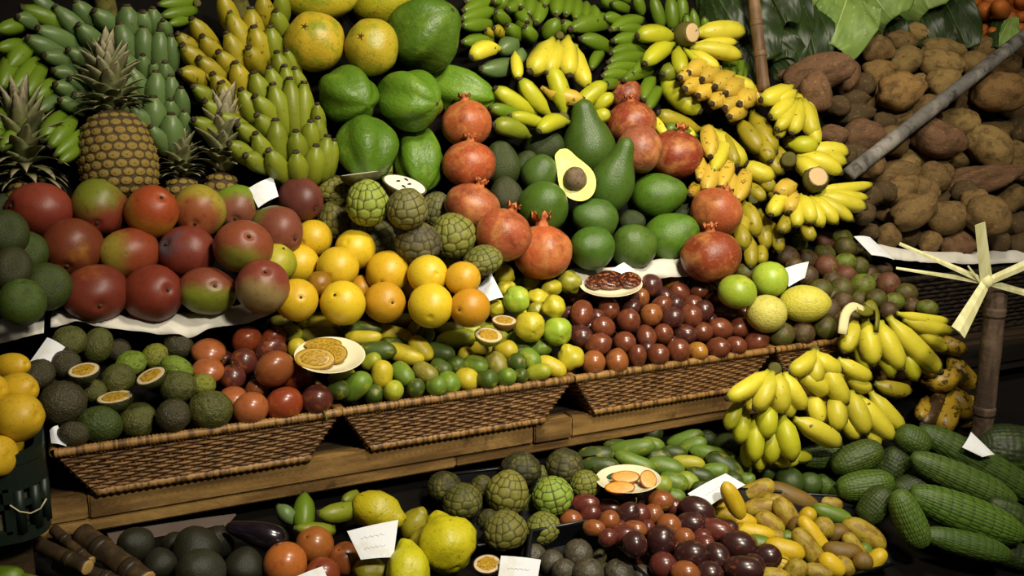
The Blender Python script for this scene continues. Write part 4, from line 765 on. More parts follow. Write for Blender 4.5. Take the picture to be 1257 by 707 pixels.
# long scaly monstera fruits
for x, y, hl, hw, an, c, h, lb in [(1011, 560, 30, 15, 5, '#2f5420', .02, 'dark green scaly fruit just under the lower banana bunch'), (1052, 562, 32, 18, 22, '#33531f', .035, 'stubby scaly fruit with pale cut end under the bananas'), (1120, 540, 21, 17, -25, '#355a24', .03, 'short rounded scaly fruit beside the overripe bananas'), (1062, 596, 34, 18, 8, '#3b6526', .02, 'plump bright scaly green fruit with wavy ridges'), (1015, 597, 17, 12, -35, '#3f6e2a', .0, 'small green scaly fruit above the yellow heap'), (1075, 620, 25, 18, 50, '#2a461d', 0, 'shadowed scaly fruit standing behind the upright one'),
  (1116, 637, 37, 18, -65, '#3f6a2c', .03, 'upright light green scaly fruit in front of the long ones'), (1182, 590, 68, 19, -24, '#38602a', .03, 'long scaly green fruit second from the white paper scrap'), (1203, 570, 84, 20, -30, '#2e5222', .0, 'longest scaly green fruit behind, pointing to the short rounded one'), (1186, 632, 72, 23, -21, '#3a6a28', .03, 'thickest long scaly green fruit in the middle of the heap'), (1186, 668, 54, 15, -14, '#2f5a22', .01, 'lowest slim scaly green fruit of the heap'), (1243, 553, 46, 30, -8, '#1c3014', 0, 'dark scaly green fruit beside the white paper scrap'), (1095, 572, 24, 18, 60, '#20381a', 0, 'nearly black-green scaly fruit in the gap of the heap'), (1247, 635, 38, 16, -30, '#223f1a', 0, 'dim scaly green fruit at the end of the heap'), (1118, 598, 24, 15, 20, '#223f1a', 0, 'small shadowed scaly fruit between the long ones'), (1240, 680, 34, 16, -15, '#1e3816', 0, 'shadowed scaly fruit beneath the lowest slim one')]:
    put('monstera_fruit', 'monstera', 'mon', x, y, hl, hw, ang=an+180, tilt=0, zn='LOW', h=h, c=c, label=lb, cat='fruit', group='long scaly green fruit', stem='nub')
# yellow fruit in the plastic crate
Z['CRT'] = (V((-.2, 1.58, .97)), V((0, -.6, .8)))
for x, y, rx, ry, lb in [(14, 450, 24, 16, 'topmost dim yellow fruit in the green crate'), (20, 480, 28, 21, 'middle yellow fruit in the green crate'), (22, 513, 30, 28, 'largest spotted yellow fruit in the green crate'), (-1, 560, 15, 24, 'yellow fruit hanging over the crate edge'), (-12, 480, 20, 20, 'yellow fruit behind others in the green crate')]:
    ball('yellow_mango', 'mango', 'lemon', x, y, rx, ry, zn='CRT', c='#c09c20', label=lb, cat='mango', group='yellow fruit in the crate', ang=10, tilt=20)
# carrots at the very top
for x, y, r, c in [(1195, 5, 8, 0), (1207, 14, 11, 0), (1228, 12, 11, 0), (1245, 12, 8, 0), (1218, 3, 10, 0), (1240, 0, 9, 0), (1254, 3, 8, 0), (1221, 24, 9, 0), (1240, 24, 9, 0), (1252, 22, 8, 0), (1210, 36, 7, 0), (1244, 36, 7, 0), (1212, 47, 7, 0), (1254, 36, 7, 0), (1221, 43, 8, 0), (1232, 36, 8, 0)]:
    put('carrot', 'curuba', 'car', x, y, r*2.2, r, ang=random.uniform(150, 210), tilt=55+random.uniform(-10, 15), c='#b8662a', label='orange carrot end in the stack beyond the potatoes', cat='carrot', group='carrots beyond the potatoes', ball=False, k=1.2, stem='nub')
# ---- plates with cut pieces: each plate makes a small surface of its own
def plate(x, y, rx, ry, zn, h, label, rot=0):
    p = P(x, y, zn, h); t = (p-CAM).dot(FW); s = ry/rx; vd = (p-CAM).normalized()
    u2 = (UP_-vd*UP_.dot(vd)).normalized(); n = (u2*math.sqrt(1-s*s)-vd*s).normalized()
    key = 'PL%d' % int(x); Z[key] = (p, n)
    e = empty('plate', p, label, 'plate')
    e.rotation_euler = n.to_track_quat('Z', 'Y').to_euler()
    r = rx*t/F
    prof = [(-.01, 0), (-.012, .5), (-.008, .6), (.05, .8), (.12, 1.0), (.14, 1.02), (.13, .97), (.06, .78), (.012, .58), (.006, .3), (.006, 0)]
    o = obj('dish', lathe('dish', prof, 40, 26), CHINA, e); o.scale = (r, r, r)
    return e, key, r
PLA = plate(405, 440, 42, 22, 'BSK', .062, 'white oval dish with cut yellow fruit pieces on banana passionfruit')
PLB = plate(750, 353, 37.5, 15.5, 'BSK', .05, 'small white plate of dark cut tamarillo halves')
PLC = plate(771, 592, 39, 17, 'LOW', .055, 'white plate with green leaf print holding orange fruit pieces')
pk = dict(free=True, cat='fruit piece')
put('fruit_half', 'half', 'curb', 387, 440, 24, 14, ang=75, tilt=62, zn=PLA[1], h=.014, k=.2, c='#b08a24', ball=True, label='large cut passionfruit half on the oval dish', half=('yrim', 'passion'), **pk)
put('fruit_half', 'half', 'curb', 411, 434, 15, 12, ang=100, tilt=60, zn=PLA[1], h=.014, k=.2, c='#b08a24', ball=True, label='smaller cut passionfruit half beside the large one on the dish', half=('yrim', 'passion'), **pk)
put('fruit_half', 'half', 'cur', 397, 422, 22, 9, ang=90, tilt=50, zn=PLA[1], h=.014, k=.2, c='#c8a828', ball=True, label='long yellow cut passionfruit half at the back of the dish', half=('passion',), **pk)
for x, y, a, b, lb in [(730, 346, 10, 10, 'smallest cut tamarillo half on the little white plate'), (750, 343, 19, 14, 'largest cut tamarillo half on the little white plate'), (774, 343, 13, 12, 'round cut tamarillo half at the edge of the little white plate')]:
    put('tamarillo_half', 'half', 'tam', x, y, a, b, ang=80, tilt=50, zn=PLB[1], h=.012, k=.25, c='#6a2a18', ball=True, label=lb, half=('tam', 'tam'), **pk)
for x, y, a, b, an, lb in [(768, 585, 17, 8, 92, 'long orange fruit piece at the back of the printed plate'), (761, 598, 18, 8, 95, 'long orange fruit piece at the front of the printed plate'), (796, 588, 10, 12, 80, 'round cut brown-orange fruit half on the printed plate')]:
    put('fruit_piece', 'half', 'orange', x, y, a, b, ang=an, tilt=50, zn=PLC[1], h=.012, k=.25, c='#b0601c', ball=True, label=lb, half=('orange',), **pk)
pn = Z[PLC[1]][1]; px_ = (RT-pn*RT.dot(pn)).normalized(); py_ = pn.cross(px_)
lf = obj('leaf_print', lathe('leaf_print', [(-.3, 0), (0, .9), (.3, .8), (.35, 0)], 12, 6), mat('teal_glaze', '#1d5a4c', rough=.3), PLC[0], PLC[0].rotation_euler.to_matrix().inverted() @ (px_*(-.48*PLC[2])+py_*(.42*PLC[2])+pn*(.036*PLC[2])))
lf.scale = (.17*PLC[2], .26*PLC[2], .04*PLC[2])
solve()
# look-alikes in a heap are told apart by what they lie next to
LAND = {
 'potatoes on the pile': [(1062, 215, 'by the lower end of the slanting pole'), (1085, 62, 'under the cabbage leaf'), (1205, 62, 'next to the carrots'), (1150, 85, 'above the slanting pole'), (1120, 300, 'at the white paper edge'), (1215, 300, 'behind the palm windmill'), (1190, 235, 'around the ridged sweet potato'), (1045, 150, 'beside the hanging banana hand'), (1110, 160, 'just above the pole'), (1225, 140, 'just below the pole'), (1120, 235, 'in the lower half of the potato pile')],
 'tamarillos in the third basket': [(745, 447, 'at the basket rim below the guavas'), (830, 436, 'at the middle of the basket rim'), (915, 424, 'at the basket rim beside the pale melon'), (715, 385, 'beside the guavas'), (750, 380, 'just below the plate of tamarillo halves'), (815, 355, 'under the crumpled paper'), (870, 358, 'below the big dark pomegranate'), (900, 392, 'beside the pale melon'), (800, 400, 'in the middle of the heap')],
 'golden maracujas': [(385, 295, 'touching the mangoes at the top of the rows'), (430, 318, 'just below the bright green cherimoya'), (525, 340, 'below the darkest cherimoya'), (380, 370, 'in the front row beside the white paper'), (470, 372, 'in the middle of the front row'), (540, 378, 'in the front row near the white tag')],
 'red passionfruit in the bottom heap': [(720, 625, 'beside the bright cherimoya'), (775, 620, 'just below the printed plate'), (850, 630, 'beside the white card'), (775, 670, 'along the black tray edge'), (820, 695, 'in front of the heap'), (905, 690, 'against the yellow heap'), (825, 645, 'in the middle of the heap')],
 'passionfruit in the first basket': [(95, 410, 'below the white paper sheet'), (60, 465, 'beside the white card'), (215, 440, 'beside the red fruit'), (110, 525, 'at the rim near the torn paper'), (215, 510, 'at the middle of the rim'), (150, 455, 'among the open halves')],
 'glossy red fruit in the first basket': [(310, 415, 'under the white paper'), (255, 445, 'beside the green passionfruit'), (310, 495, 'at the middle of the rim'), (365, 475, 'next to the oval dish'), (310, 455, 'in the middle of the red heap')],
 'banana passionfruit in the second basket': [(385, 402, 'behind the oval dish'), (430, 470, 'at the rim beside the oval dish'), (485, 405, 'below the golden maracujas'), (520, 475, 'at the middle of the rim'), (480, 435, 'right of the dish'), (560, 425, 'beside the pale-rimmed cut half'), (620, 430, 'below the guavas'), (650, 455, 'at the rim beside the tamarillo basket'), (580, 462, 'near the rim')],
 'small green-brown fruit in the fourth basket': [(970, 305, 'below the yellow banana fan'), (1040, 300, 'beside the slanted white card'), (1000, 335, 'behind the folded paper'), (1050, 345, 'in the middle of the pile'), (1100, 365, 'above the peeled banana hand'), (985, 408, 'under the oval melon'), (1030, 380, 'beside the oval melon'), (930, 333, 'behind the lime fruit')],
 'banana passionfruit in the bottom row': [], 'green banana passionfruit in the bottom row': [(745, 560, 'below the cardboard strip'), (830, 545, 'at the back under the shelf'), (830, 595, 'right of the printed plate'), (880, 575, 'above the white card'), (912, 580, 'under the banana bunch'), (805, 565, 'behind the printed plate')],
 'yellow banana passionfruit in the bottom row': [(905, 620, 'on the white card'), (935, 610, 'at the back under the avocados'), (930, 660, 'against the red heap'), (985, 625, 'below the scaly fruit'), (1060, 665, 'at the rounded end of the tray'), (1000, 665, 'in the middle of the heap'), (985, 700, 'at the front of the heap'), (1035, 690, 'at the front tray edge')],
 'guavas in the middle': [(610, 345, 'beside the white tag'), (655, 348, 'under the crowned pomegranate'), (690, 350, 'behind the tamarillos'), (635, 370, 'in the middle of the guavas'), (670, 400, 'on the banana passionfruit basket'), (700, 438, 'at the basket corner')],
 'carrots beyond the potatoes': [(1200, 12, 'touching the dark leaf'), (1245, 8, 'at the top of the carrot stack'), (1225, 20, 'in the middle of the carrot stack'), (1212, 42, 'just above the potatoes'), (1248, 34, 'above the grey pole')],
 'dark avocados beside the mangoes': [(5, 270, 'beside the sprawling pineapple crown'), (35, 315, 'touching the mangoes'), (20, 375, 'on the hanging paper'), (5, 340, 'behind the front ones')],
 'avocados under the lower bananas': [(893, 548, 'behind the green banana passionfruit'), (868, 540, 'deep under the shelf'), (945, 579, 'below the hanging banana bunch'), (970, 590, 'next to the yellow heap'), (994, 594, 'touching the small scaly fruit'), (800, 530, 'behind everything at the cardboard strip'), (925, 560, 'behind the hanging bananas')],
 'black avocados in the bottom row': [(165, 668, 'beside the sugar cane'), (215, 665, 'against the cardboard flap'), (240, 672, 'behind the dusty one'), (265, 664, 'behind the eggplant tip'), (300, 695, 'beside the orange fruit'), (196, 692, 'between sugar cane and the dusty one')],
 'cherimoyas in the bottom row': [(545, 597, 'behind the large quince'), (592, 600, 'between two brighter ones'), (600, 640, 'at the tray edge'), (640, 575, 'below the cardboard strip'), (693, 571, 'beside the green banana passionfruit'), (652, 620, 'touching the bright green one'), (662, 585, 'behind the bright green one')],
 'sweet potatoes': [(1001, 89, 'lying under the cabbage leaf'), (1038, 90, 'touching the first potatoes'), (1001, 114, 'above the hanging banana hand'), (965, 92, 'at the bamboo stake')],
 'purple passionfruit in the black tray': [(660, 685, 'behind the plain white card'), (715, 682, 'at the back corner of the tray'), (760, 704, 'beside the red heap'), (700, 703, 'in the middle of the tray')],
}
cnt = {}
for i in ITEMS: cnt[(i['group'], i['label'])] = cnt.get((i['group'], i['label']), 0)+1
for i in ITEMS:
    g = LAND.get(i['group'])
    if g and cnt[(i['group'], i['label'])] > 1:
        b = i['label']
        for cutw in (' on the', ' heaped', ' in the', ' piled', ' beside', ' among', ' end in', ' under'): b = b.split(cutw)[0]
        same = sorted(j['hw']*j['hl'] for j in ITEMS if j['group'] == i['group'])
        q = i['hw']*i['hl']; sz = 'small ' if q < same[len(same)//4] else 'large ' if q > same[3*len(same)//4] else ''
        b = b if b.startswith('small ') else sz+b
        ph = min(g, key=lambda L: (L[0]-i['px'])**2+(L[1]-i['py'])**2*1.5)[2]
        i['newlabel'] = b+' '+ph
for i in ITEMS:
    if 'newlabel' in i: i['label'] = i['newlabel']
build_items()

# ================================================================ bananas: a hand or bunch is one thing, every finger a part
def ban_mat(name, base, ends, tip, spot, spot_lo, vary=.12, extra=()):
    return mat(name, base, [('noise', ends, .35, 28, .5, .7), ('attr', ends, .85, 'along', .2, .02), ('attr', ends, .75, 'along', .8, .95), *extra,
                            ('noise', spot, .85, 70, spot_lo, spot_lo+.06), ('attr', tip, 1, 'along', .955, .975), ('attr', tip, .6, 'along', .03, .0)], .42, .4, bump=(90, .08), vary=vary)
BN = {'dg': ban_mat('dark_green_banana', '#48704a', '#587c50', '#3a3a2c', '#263c22', .7), 'g': ban_mat('green_banana', '#4c781f', '#406a1c', '#241f10', '#2e3c12', .68), 'yg': ban_mat('turning_banana', '#6f8228', '#54701f', '#4a3c2a', '#4e461a', .65),
      'ty': ban_mat('mottled_yellow_banana', '#97881e', '#6c7820', '#4a3c2a', '#5a4a14', .6), 'y': ban_mat('yellow_banana', '#c6ba34', '#9ea62c', '#2c2012', '#4a3510', .66), 'ly': ban_mat('lime_yellow_banana', '#a8b02c', '#7f9a2e', '#2e2812', '#4a3c12', .69),
      'r': ban_mat('ripe_banana', '#c4a53a', '#b89a3e', '#3a2a18', '#5a4018', .6), 'o': ban_mat('overripe_banana', '#a08222', '#6e5418', '#20160c', '#2c1d0c', .54), 'k': ban_mat('blackened_banana', '#3a2a16', '#2a1c10', '#17100a', '#6a5018', .58)}
CROWNM = mat('banana_crown', '#5e5a26', [('noise', '#2e2414', .7, 40, .45, .65)], .75, .25)
CUTM = mat('banana_cut_face', '#c9ac7e', [('noise', '#8a6a44', .6, 60, .5, .7)], .7, .3)
PROF = {'n': [(0, .34), (.07, .36), (.16, .6), (.28, .9), (.45, 1), (.62, 1), (.78, .9), (.88, .66), (.945, .4), (.975, .3), (1, .26)],
        's': [(0, .6), (.12, .85), (.32, 1), (.52, 1), (.68, .9), (.8, .7), (.885, .47), (.945, .34), (.97, .33), (1, .3)]}
def banana_mesh(A, C, B, rad, prof='n', sides=10):
    """two meshes: the finger, and its dry tip"""
    pr = PROF[prof]; cutv = .945
    pts = [A*(1-v)**2+C*(2*v*(1-v))+B*v*v for v, _ in pr]
    fr = frames(pts); out = []
    for nm, sel in (('banana', [q for q in zip(pr, fr) if q[0][0] <= cutv]), ('tip', [q for q in zip(pr, fr) if q[0][0] >= cutv])):
        vs = []; fs = []; al = []
        for (v, r), (p, a, b) in sel:
            for j in range(sides):
                th = 2*math.pi*j/sides; k = rad*r*(1+.085*math.cos(5*th))
                vs.append(p+a*(k*math.cos(th))+b*(k*math.sin(th))); al.append(v)
        n = len(sel)
        for i in range(n-1):
            for j in range(sides):
                j2 = (j+1) % sides; fs.append((i*sides+j, i*sides+j2, (i+1)*sides+j2, (i+1)*sides+j))
        fs.append(tuple(reversed(range(sides)))); fs.append(tuple((n-1)*sides+j for j in range(sides)))
        out.append(mesh(nm, vs, fs, True, {'along': al}))
    return out
TIPM = mat('banana_tip', '#33281a', [('noise', '#5e5240', .6, 120, .45, .65)], .8, .2)
def bunch(label, fingers, c='y', zn='UP', h0=.03, h1=.06, step=.0, prof='n', bulge=0, out=.25, wm=1.06, ext=0., crown=None, cut=None, stalk=None, name='banana_bunch', cat='bananas', group=None):
    """fingers: (x0, y0, x1, y1, width[, side bulge px[, colour[, extra height]]]) from the stem end to the tip"""
    pts3 = []
    for i, f in enumerate(fingers):
        f = (f[0]+ext*(f[0]-f[2]), f[1]+ext*(f[1]-f[3]))+tuple(f[2:4])+(f[4]*wm,)+tuple(f[5:])
        ex = (f[7] if len(f) > 7 else 0)+i*step
        pts3.append((P(f[0], f[1], zn, h0+ex), P(f[2], f[3], zn, h1+ex), f))
    base = sum((a for a, b, f in pts3), V((0, 0, 0)))/len(pts3)
    e = empty(name, base, label, cat, group)
    vw = (CAM-base).normalized()
    for a, b, f in pts3:
        t = (a-CAM).dot(FW); rad = f[4]/2*t/F
        d = b-a; side = d.cross(vw).normalized()
        bl = (f[5] if len(f) > 5 and f[5] is not None else bulge)*t/F
        c_ = (a+b)/2+side*(bl*2)+vw*(rad*out*2)
        me, tipme = banana_mesh(a-base, c_-base, b-base, rad, prof)
        ck = f[6] if len(f) > 6 and f[6] else c
        bo = obj('banana', me, BN[ck], e); obj('tip', tipme, TIPM, bo)
    if crown:   # (x, y, rx, ry, h): the knob where the fingers join
        x, y, rx, ry, h = crown; p = P(x, y, zn, h); t = (p-CAM).dot(FW)/F
        o = obj('crown_stem', lathe('crown_stem', [(-1, 0), (-.9, .6), (-.3, .95), (.3, 1), (.8, .85), (1, .75), (1, 0)], 14, 10, na=.12, seed=int(x)), CROWNM, e, p-base)
        axis = vw if not cut else (RT*cut[0]+UP_*cut[1]-FW*cut[2]).normalized()
        ks = 1 if cut else .62
        o.rotation_euler = axis.to_track_quat('Z', 'Y').to_euler(); o.scale = (rx*t*ks, rx*t*ks, ry*t*ks)
        if cut:
            q = obj('cut_face', lathe('cut_face', [(-.05, 0), (0, .72), (.06, .66), (.08, 0)], 14, 6, na=.05), CUTM, o, (0, 0, 1.0))
    if stalk:
        s = [P(x, y, zn, h) - base for x, y, h in stalk]
        obj('stalk', tube('stalk', s, .022, 10), CROWNM, e)
    return e

# dark green stalk above the pineapple
bunch('big stalk of dark green bananas towering behind the front pineapple', [
 (81, 36, 24, 8, 20, 2, 'g'), (105, 46, 66, 6, 21), (112, 28, 91, 0, 21), (143, 36, 114, 12, 21), (121, 56, 95, 29, 21), (88, 54, 44, 34, 21), (74, 68, 32, 45, 21), (90, 76, 52, 67, 19), (114, 79, 82, 60, 19), (104, 95, 63, 86, 19), (97, 115, 66, 103, 19), (110, 112, 84, 96, 17), (124, 98, 100, 84, 18), (100, 134, 72, 122, 17), (112, 130, 90, 115, 17), (70, 22, 40, -6, 20), (48, 30, 20, 20, 18),
 (160, 44, 155, 5, 24), (177, 38, 175, 13, 21), (190, 40, 187, 8, 19), (203, 44, 200, 24, 15), (158, 70, 146, 27, 23), (177, 76, 176, 31, 21), (196, 80, 196, 36, 21), (210, 80, 210, 42, 16), (167, 91, 149, 64, 17), (177, 96, 175, 66, 17), (190, 98, 188, 76, 14), (204, 104, 202, 75, 18),
 (167, 121, 150, 87, 17), (180, 119, 158, 81, 19), (192, 130, 192, 86, 22), (210, 130, 210, 91, 19), (222, 140, 222, 106, 17), (191, 158, 188, 117, 24), (209, 150, 209, 121, 18), (226, 162, 226, 135, 15), (184, 160, 161, 129, 19), (211, 178, 210, 138, 24), (202, 181, 184, 154, 18), (165, 150, 150, 120, 18), (130, 130, 118, 100, 18)],
 'dg', h0=.01, h1=.075, step=.0004, prof='s', bulge=0, out=.2, wm=1.22, ext=.25, stalk=[(120, -40, .0), (140, 60, .0), (190, 170, .0)])
bunch('small dark green bananas at the top between the two tall stalks', [(238, 2, 192, 6, 15), (240, 12, 196, 20, 15), (240, -8, 200, -6, 15), (232, 24, 206, 30, 12)], 'g', h0=-.01, h1=.02, prof='s', crown=(242, 4, 8, 8, 0))
# bright green bunch at the far left
bunch('bright green stubby banana bunch beside the grey pineapple crown', [(35, 55, 8, 86, 21), (14, 75, 0, 112, 21), (40, 82, 12, 118, 21), (48, 88, 30, 122, 19), (64, 104, 38, 124, 19), (68, 122, 45, 138, 14, 0, 'dg'), (34, 120, 14, 156, 21), (46, 138, 22, 168, 19), (72, 146, 50, 174, 20), (84, 153, 60, 182, 20), (98, 166, 66, 192, 15), (4, 140, -8, 172, 19), (26, 30, -6, 38, 17), (22, 55, -6, 60, 15), (96, 182, 72, 200, 14), (20, 160, 0, 185, 16)],
 'g', h0=.03, h1=.06, step=.001, prof='s', out=.3, wm=1.15, ext=.2, crown=(90, 120, 12, 16, .02))
# yellow-green stalk
bunch('tall stalk of yellow-green bananas with grey tips between pineapples and papayas', [
 (258, 55, 234, 21, 21, 0, 'ty'), (240, 68, 217, 40, 20, 0, 'ty'), (268, 72, 247, 43, 20, 0, 'ty'), (252, 85, 222, 54, 22, 0, 'ty'), (272, 98, 243, 70, 21, 0, 'ty'), (252, 104, 219, 88, 20, 4, 'ty'), (290, 92, 267, 62, 21, 0, 'ty'), (297, 80, 277, 38, 21, 0, 'ty'), (304, 62, 280, 13, 22, 0, 'ty'), (282, 122, 260, 89, 21, 0, 'ty'), (268, 128, 235, 105, 19), (288, 140, 271, 99, 23, 0, 'ty'), (300, 112, 288, 75, 22, 0, 'ty'), (318, 82, 304, 57, 22, 0, 'ty'), (313, 52, 307, 8, 22, 0, 'ty'), (322, 70, 311, 31, 23, 0, 'ty'), (338, 70, 331, 31, 21), (345, 40, 338, 12, 19), (314, 146, 295, 108, 22), (325, 128, 311, 87, 22), (276, 148, 250, 123, 20), (270, 165, 236, 146, 19), (300, 160, 268, 140, 20), (318, 175, 290, 152, 20), (310, 195, 280, 175, 20), (326, 205, 300, 190, 20),
 (350, 100, 339, 62, 20), (362, 92, 351, 60, 16), (342, 122, 330, 81, 20), (357, 118, 349, 79, 19), (372, 118, 361, 82, 17), (348, 152, 334, 101, 22), (361, 154, 355, 94, 22), (373, 156, 373, 99, 21), (336, 148, 312, 116, 21), (337, 168, 314, 140, 21), (342, 190, 338, 145, 22), (328, 198, 313, 162, 21), (366, 194, 363, 159, 21), (381, 182, 381, 147, 20), (392, 178, 390, 143, 17), (391, 158, 389, 126, 15), (384, 214, 388, 177, 22), (396, 208, 402, 165, 22), (404, 208, 411, 170, 14), (345, 213, 329, 183, 22), (366, 216, 363, 185, 21), (285, 30, 270, -10, 20, 0, 'ty'), (325, 25, 322, -8, 20, 0, 'ty'), (345, 20, 345, -10, 18)],
 'yg', h0=.01, h1=.08, step=.0004, prof='s', out=.15, wm=1.2, ext=.3, stalk=[(280, -30, 0), (320, 80, 0), (370, 200, 0)])
# background greens at the top in the middle
bunch('small green banana bunch beside the biggest papaya', [(600, 4, 567, 14, 15), (600, 14, 565, 24, 15), (596, 30, 566, 32, 15), (598, 50, 566, 52, 14), (592, -2, 570, 2, 14)], 'g', h0=.0, h1=.05, prof='s', wm=1.25, ext=.2, crown=(606, 24, 10, 16, .0))
bunch('green bananas hanging in the back row above the yellow hand', [(640, 4, 622, 12, 14), (636, 14, 648, 28, 15), (650, 0, 648, 20, 16), (664, 6, 658, 30, 16), (684, -2, 682, 20, 16), (698, 0, 694, 20, 14), (708, 4, 706, 25, 13), (719, 8, 718, 24, 11), (672, 42, 686, 22, 17), (640, 35, 652, 22, 16), (624, 0, 604, 2, 12), (668, -6, 668, 8, 12), (630, -4, 640, 10, 14), (612, 10, 622, -4, 14), (634, 44, 622, 30, 15), (620, 26, 608, 14, 14), (652, 46, 644, 32, 15), (700, 40, 690, 26, 15), (728, 14, 732, 26, 14), (616, 42, 606, 34, 12, 0, 'ty'), (604, 44, 596, 36, 10, 0, 'ty')], 'g', h0=.0, h1=.05, prof='s', wm=1.25, ext=.2, crown=(660, 0, 10, 14, 0))
bunch('heap of dark green bananas between the yellow hands', [(745, 28, 698, 37, 21), (746, 60, 710, 48, 17), (762, 30, 740, 22, 14), (784, 26, 748, 38, 14), (788, 40, 757, 36, 13), (790, 52, 750, 51, 15), (790, 62, 748, 66, 14), (790, 72, 745, 78, 16), (782, 84, 742, 86, 14), (770, 94, 738, 94, 14), (796, 88, 764, 100, 14), (738, 66, 726, 86, 12), (800, 100, 790, 124, 15), (808, 112, 796, 136, 14), (755, 104, 738, 108, 14), (800, 78, 776, 92, 13)], 'g', h0=.0, h1=.045, step=.0005, prof='s', bulge=3, wm=1.2, ext=.1, crown=(795, 60, 10, 16, 0))
bunch('upright green bananas in the back row beside dark leaves', [(812, 34, 800, -8, 15), (826, 36, 822, -8, 17), (838, 30, 836, -8, 15), (846, 48, 842, 16, 12), (854, 44, 850, 10, 12), (866, 42, 864, 20, 11), (788, 18, 780, -8, 13), (770, 12, 750, 4, 14), (752, 10, 738, -4, 14), (772, 2, 760, -8, 12)], 'g', h0=.0, h1=.04, prof='s', crown=(828, 42, 12, 10, 0))
bunch('green banana cluster hanging below the cut stem by the bamboo', [(902, 68, 898, 96, 11), (910, 66, 908, 98, 11), (918, 66, 914, 98, 10), (894, 66, 888, 94, 11)], 'g', h0=.0, h1=.02, prof='s', crown=(906, 64, 8, 6, 0))
# the yellow hand in the middle
bunch('fat yellow banana hand hanging above the lime yellow one', [(678, 48, 649, 90, 26, -3), (685, 52, 670, 92, 23, -1), (697, 46, 699, 95, 24, 2), (706, 56, 724, 108, 21, 5), (632, 64, 636, 98, 14), (614, 60, 577, 72, 20, 5), (664, 108, 718, 122, 19, 3, 'r')], 'y', h0=.05, h1=.08, crown=(687, 44, 9, 8, .05), out=.4)
bunch('green unripe bananas behind the yellow hand', [(632, 54, 612, 62, 22), (632, 78, 588, 84, 22, -4), (640, 64, 634, 78, 16)], 'dg', h0=.02, h1=.05, prof='s', crown=(636, 66, 8, 8, .02))
bunch('lime yellow banana hand above the pear-shaped avocado', [(658, 140, 606, 107, 21, -2), (676, 143, 638, 95, 21, -2), (692, 142, 673, 80, 22, 4), (702, 140, 746, 102, 21, -3), (728, 138, 754, 116, 17, -2), (722, 148, 750, 138, 18, 0), (676, 158, 624, 142, 15, 3), (698, 150, 660, 163, 19, 6), (650, 168, 604, 154, 22, 4, 'yg'), (640, 142, 600, 132, 16, 0, 'g')], 'ly', h0=.04, h1=.08, step=.001, crown=(690, 146, 14, 12, .04), out=.3)
# bananas by the bamboo: several cut hands
bunch('spotted yellow banana hand with pale cut stem beside the bamboo', [(829, 47, 780, 45, 21, 4, 'ly'), (827, 54, 790, 80, 20, 3, 'ly'), (833, 58, 838, 92, 19, 2, 'ly'), (838, 58, 872, 92, 10, 0, 'ly'), (850, 42, 916, 40, 24, -3), (852, 54, 906, 52, 13), (846, 58, 912, 71, 19, -3), (846, 62, 884, 86, 15, 0)], 'y', h0=.05, h1=.07, crown=(840, 42, 15, 14, .07), cut=(.55, -.1, .8))
bunch('ripe bananas with scarred grey tips crowded toward the viewer', [(866, 78, 844, 90, 21), (856, 86, 834, 96, 20), (880, 86, 861, 98, 21), (896, 94, 877, 107, 22), (862, 98, 840, 110, 21), (874, 106, 856, 118, 21), (908, 102, 890, 115, 22), (892, 116, 873, 128, 21), (906, 120, 889, 133, 21), (922, 116, 907, 128, 23), (912, 132, 895, 144, 20)], 'r', h0=.03, h1=.1, prof='s', out=.1, crown=(892, 98, 14, 12, .03))
bunch('yellow bananas spreading behind the scarred tips', [(884, 98, 928, 112, 19, -2, 'y'), (836, 84, 812, 92, 20, 0, 'yg'), (812, 92, 862, 138, 25, 6, 'ly'), (862, 160, 806, 137, 21, -3, 'ty'), (858, 170, 814, 156, 19, 0, 'g'), (800, 142, 818, 168, 13, 0, 'y'), (832, 154, 854, 170, 13, 0, 'y'), (906, 108, 944, 126, 22, 0, 'r')], 'y', h0=.02, h1=.05, crown=(870, 130, 16, 14, .0))
bunch('full yellow banana hand hanging from a dry crown before the sweet potatoes', [(982, 112, 976, 150, 16, 0, 'y', -.02), (992, 118, 990, 158, 16, 0, 'y', -.02), (962, 140, 955, 170, 15, 0, 'y', -.02), (972, 106, 932, 123, 21, -3), (976, 112, 949, 124, 19, -2), (974, 118, 944, 144, 19, -3), (977, 122, 952, 160, 17, -3), (982, 122, 972, 166, 19, -1), (988, 122, 1001, 169, 21, 3), (994, 120, 1006, 180, 18, 5)], 'y', h0=.09, h1=.1, crown=(988, 110, 9, 12, .09), out=.5)
bunch('long yellow bananas with dark tips in the middle of the pile', [(870, 156, 918, 202, 25, 4), (906, 146, 938, 188, 23, 2, 'ty'), (922, 136, 953, 190, 23, 2, 'ty'), (908, 200, 952, 218, 21, 2), (884, 160, 905, 205, 18, 0, 'ty'), (930, 160, 946, 200, 20, 0, 'ty')], 'y', h0=.03, h1=.06, step=.002, crown=(900, 146, 14, 10, .03))
bunch('yellow bananas in the gap between the hanging hand and the fan', [(930, 178, 962, 214, 20, 2), (946, 176, 974, 208, 19, 2), (925, 205, 950, 236, 20, 0), (940, 222, 960, 252, 18, 0), (960, 170, 985, 186, 18, 0), (915, 226, 940, 246, 17, 0), (1000, 206, 1022, 222, 16, 0)], 'ty', h0=.02, h1=.05, crown=(930, 190, 10, 10, .02))
bunch('yellow banana hand fanned above the one with the round cut stem', [(986, 186, 1042, 188, 22, -2), (984, 198, 1040, 200, 19, -3), (978, 192, 1034, 214, 22, -4), (975, 196, 1005, 222, 22, -3), (968, 178, 1004, 178, 20, 0, 'ly')], 'y', h0=.07, h1=.1, crown=(968, 196, 16, 10, .08), out=.4)
